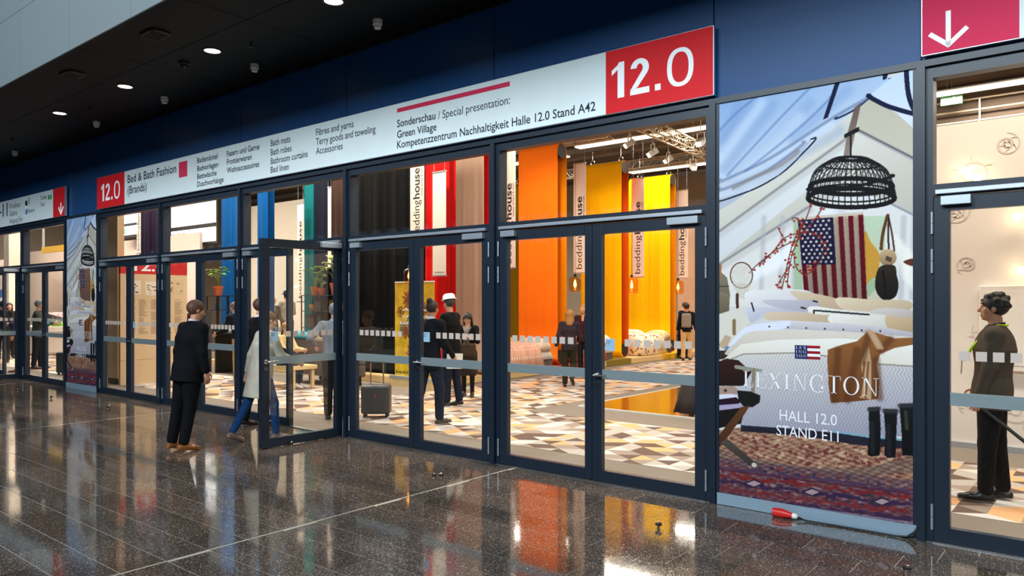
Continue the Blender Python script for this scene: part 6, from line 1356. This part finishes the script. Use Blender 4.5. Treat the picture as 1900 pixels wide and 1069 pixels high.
# inside, near
person('man in profile with lime lanyard and grey-brown jacket behind the right glass door', (-0.93, 1.62), dirn(-1, .04), 1.765, .0075, 1.16, -3, ((4, 2), (-4, 2)), ((4, 8, 10, 4), (8, 10, 12, 6)), (0, -5), 0, (198, 142, 110), ('curly', (38, 28, 24)), ('jacket', (74, 63, 54), .16), ('trousers', (16, 15, 17)), (18, 17, 19), collar=(24, 34, 52), extra=lambda r, J, E: (lanyard(r, J, E), strap_pull(r, J, E)))
person('grey-haired man in grey sweater with hand on hip, seen from behind', (-9.22, 0.84), dirn(.12, 1), 1.70, .0095, 1.08, 0, ((0, 0), (2, 2)), ((-28, 42, 85, 62), (-4, 12, 14, 0)), (-10, 8), 6, (196, 146, 118), ('short', (120, 120, 122)), ('top', (128, 130, 136), .04), ('trousers', (22, 20, 22)), (20, 18, 18), collar=(170, 176, 190))
person('man in dark suit carrying brochures behind the middle door', (-7.66, 1.30), dirn(.55, .6), 1.73, .0095, 1.05, 4, ((-12, 4), (14, 14)), ((0, 8, 20, 0), (12, 8, 30, 0)), (12, 6), 0, (178, 122, 92), ('bun', (46, 32, 26)), ('jacket', (18, 18, 24), .16), ('trousers', (30, 36, 54)), (56, 50, 46), collar=(200, 200, 206), extra=papers)
person('man in white cap and black jacket next to the phone user', (-8.82, 2.95), dirn(-.5, .3), 1.80, .011, 1.1, 3, ((4, 4), (-4, 4)), ((14, 10, 60, 10), (10, 10, 40, 10)), (-20, 10), 0, (190, 132, 104), ('short', (60, 50, 44)), ('jacket', (14, 12, 14), .18), ('trousers', (26, 30, 46)), (22, 20, 24), extra=hat((222, 216, 214), .12))
person('dark-haired woman in black looking at her phone', (-9.46, 4.05), dirn(-.25, -.95), 1.52, .011, .95, 2, ((2, 2), (-2, 2)), ((22, 12, 92, 40), (24, 14, 90, 42)), (0, 26), 0, (206, 150, 120), ('long', (30, 20, 18)), ('top', (20, 18, 20), .06), ('skirt', (48, 42, 36)), (20, 16, 16), extra=lambda r, J, E: (phone(r, J, E), handbag((70, 54, 42))(r, J, E)))
person('woman with long blond hair in mid-step on the patterned lane', (-8.93, 6.55), dirn(.1, 1), 1.56, .012, .98, 6, ((2, 4), (6, 60)), ((-14, 14, 30, 0), (8, 14, 60, 20)), (0, 4), 6, (206, 152, 118), ('long', (170, 118, 58)), ('jacket', (52, 40, 48), .12), ('trousers', (44, 40, 26)), (34, 26, 24))
person('man with grey backpack and beige trousers seen from behind', (-10.28, 14.62), dirn(.05, 1), 1.68, .015, 1.05, 2, ((-8, 2), (8, 4)), ((2, 12, 20, 0), (2, 12, 10, 0)), (-20, 4), 0, (196, 130, 90), ('short', (34, 22, 16)), ('jacket', (24, 24, 30), .08), ('trousers', (206, 166, 112)), (30, 20, 14), extra=backpack((138, 124, 112)))
person('man in black coat leaning beside the grey backpack wearer', (-10.72, 15.25), dirn(.7, -.6), 1.72, .015, 1.05, 8, ((4, 4), (-4, 4)), ((14, 30, 40, 10), (10, 12, 30, 0)), (10, 14), 0, (206, 140, 96), ('short', (60, 36, 22)), ('coat', (16, 14, 16), .3), ('trousers', (22, 20, 22)), (16, 14, 14), collar=(230, 220, 214))
person('man in dark jacket with burgundy backpack behind the running woman', (ground(1083, 8.6)), dirn(-.3, -1), 1.66, .014, 1.0, 0, ((3, 2), (-3, 2)), ((20, 10, 70, 10), (20, 12, 80, 20)), (0, 0), 0, (214, 160, 110), ('long', (190, 130, 60)), ('jacket', (62, 30, 36), .1), ('trousers', (30, 28, 30)), (30, 24, 22))
# inside, left part
person('man in black jacket and beige trousers bending by the blue fabric', (-15.0, 2.72), dirn(-.6, .6), 1.72, .013, 1.05, 14, ((2, 2), (-8, 10)), ((30, 10, 50, 0), (20, 10, 40, 0)), (0, 14), 0, (196, 140, 110), ('short', (108, 70, 44)), ('jacket', (22, 22, 26), .12), ('trousers', (176, 142, 88)), (196, 190, 184), collar=(200, 200, 210))
person('dark-haired man in burgundy jacket just behind the suited man', (ground(360, 2.6)), dirn(-.2, 1), 1.72, .014, 1.05, 4, ((2, 2), (-2, 2)), ((10, 10, 40, 10), (10, 10, 30, 0)), (0, 6), 0, (186, 130, 100), ('short', (24, 20, 20)), ('jacket', (52, 24, 32), .1), ('trousers', (26, 24, 28)), (24, 20, 20))
sx_, sy_ = ground(524, 2.8)
t = thing('display_bench', 'low pale bench the blond woman sits on', 'bench', (sx_+.05, sy_+.12, 0.004)); MB().box(-.5, .5, -.25, .35, .38, .46).build('seat', WOODP, t, bevel=.01)
for a in (-.42, .42):
    for b in (-.18, .28): MB().box(a-.03, a+.03, b-.03, b+.03, 0, .38).build('leg', WOODP, t)
person('blond woman in pale yellow top sitting on the low bench', (sx_, sy_), dirn(.7, -.6), 1.66, .013, 1.0, 8, ((82, 86), (84, 84)), ((36, 8, 60, 20), (40, 8, 60, 20)), (0, 14), 0, (216, 160, 120), ('short', (176, 120, 60)), ('top', (224, 196, 140), .04), ('jeans', (28, 40, 66)), (200, 190, 180), sit=True)
person('man in felt hat and light sweater standing far back by the white wall', (ground(533, 7.2)), dirn(-.4, 1), 1.86, .016, 1.05, 2, ((3, 2), (-3, 2)), ((10, 14, 40, 10), (20, 14, 60, 10)), (0, 4), 0, (206, 150, 120), ('short', (60, 50, 44)), ('top', (172, 164, 150), .05), ('trousers', (40, 46, 66)), (30, 26, 24), extra=hat((44, 52, 62), .15), loft=PT)
person('bald man in grey cardigan far back left of the hat wearer', (ground(505, 6.2)), dirn(.5, -.7), 1.72, .016, 1.05, 2, ((3, 2), (-3, 2)), ((10, 10, 40, 10), (12, 10, 50, 10)), (0, 8), 0, (206, 160, 136), ('bald', (180, 176, 170)), ('jacket', (108, 100, 94), .1), ('trousers', (60, 60, 66)), (30, 26, 24), loft=PT)
person('brown-haired woman seated on the taupe sofa, only her head above it', (-13.75, 3.98), dirn(.1, .95), 1.62, .014, 1.0, -6, ((80, 80), (80, 80)), ((20, 8, 40, 10), (20, 8, 40, 10)), (0, 0), 0, (220, 160, 120), ('long', (130, 74, 36)), ('top', (206, 176, 140), .04), ('jeans', (40, 44, 60)), (40, 30, 26), sit=True, loft=0.02)
person('fair-haired visitor seated at the right end of the taupe sofa', (-13.1, 3.98), dirn(.1, .95), 1.55, .014, 1.0, -6, ((80, 80), (80, 80)), ((20, 8, 40, 10), (20, 8, 40, 10)), (20, 10), 0, (214, 150, 112), ('short', (150, 96, 56)), ('top', (150, 120, 96), .04), ('jeans', (40, 44, 60)), (40, 30, 26), sit=True, loft=0.02)
# far left
person('woman with long dark hair facing out at the far left', (ground(17, 2.0)), dirn(.15, -1), 1.70, .018, 1.0, 0, ((2, 2), (-2, 2)), ((5, 8, 10, 0), (5, 8, 10, 0)), (0, 0), 0, (206, 150, 124), ('long', (24, 18, 18)), ('jacket', (30, 28, 30), .1), ('trousers', (22, 20, 22)), (20, 18, 18))
person('man in black jacket at the very left edge', (ground(5, 1.25)), dirn(-.2, 1), 1.74, .018, 1.05, 0, ((8, 4), (-8, 4)), ((5, 8, 10, 0), (5, 8, 10, 0)), (0, 0), 0, (190, 132, 106), ('short', (40, 30, 26)), ('jacket', (20, 20, 22), .14), ('trousers', (24, 22, 24)), (20, 18, 18))
person('man in navy suit and brown shoes half hidden by the open far-left door', (ground(40, .55)), dirn(-.9, .4), 1.74, .016, 1.05, 0, ((4, 2), (-4, 2)), ((5, 8, 10, 0), (25, 10, 70, 20)), (0, 4), 0, (196, 140, 112), ('short', (70, 66, 64)), ('jacket', (28, 44, 80), .15), ('trousers', (22, 34, 62)), (96, 56, 34), collar=(222, 222, 228))
person('man in olive jacket reaching out with one arm behind the far-left doors', (ground(70, 1.15)), dirn(.95, -.2), 1.76, .016, 1.08, 2, ((4, 2), (-4, 2)), ((70, 6, 10, 0), (30, 10, 60, 20)), (0, 0), 0, (190, 136, 108), ('short', (86, 84, 84)), ('jacket', (64, 66, 60), .14), ('trousers', (28, 26, 28)), (40, 30, 26))
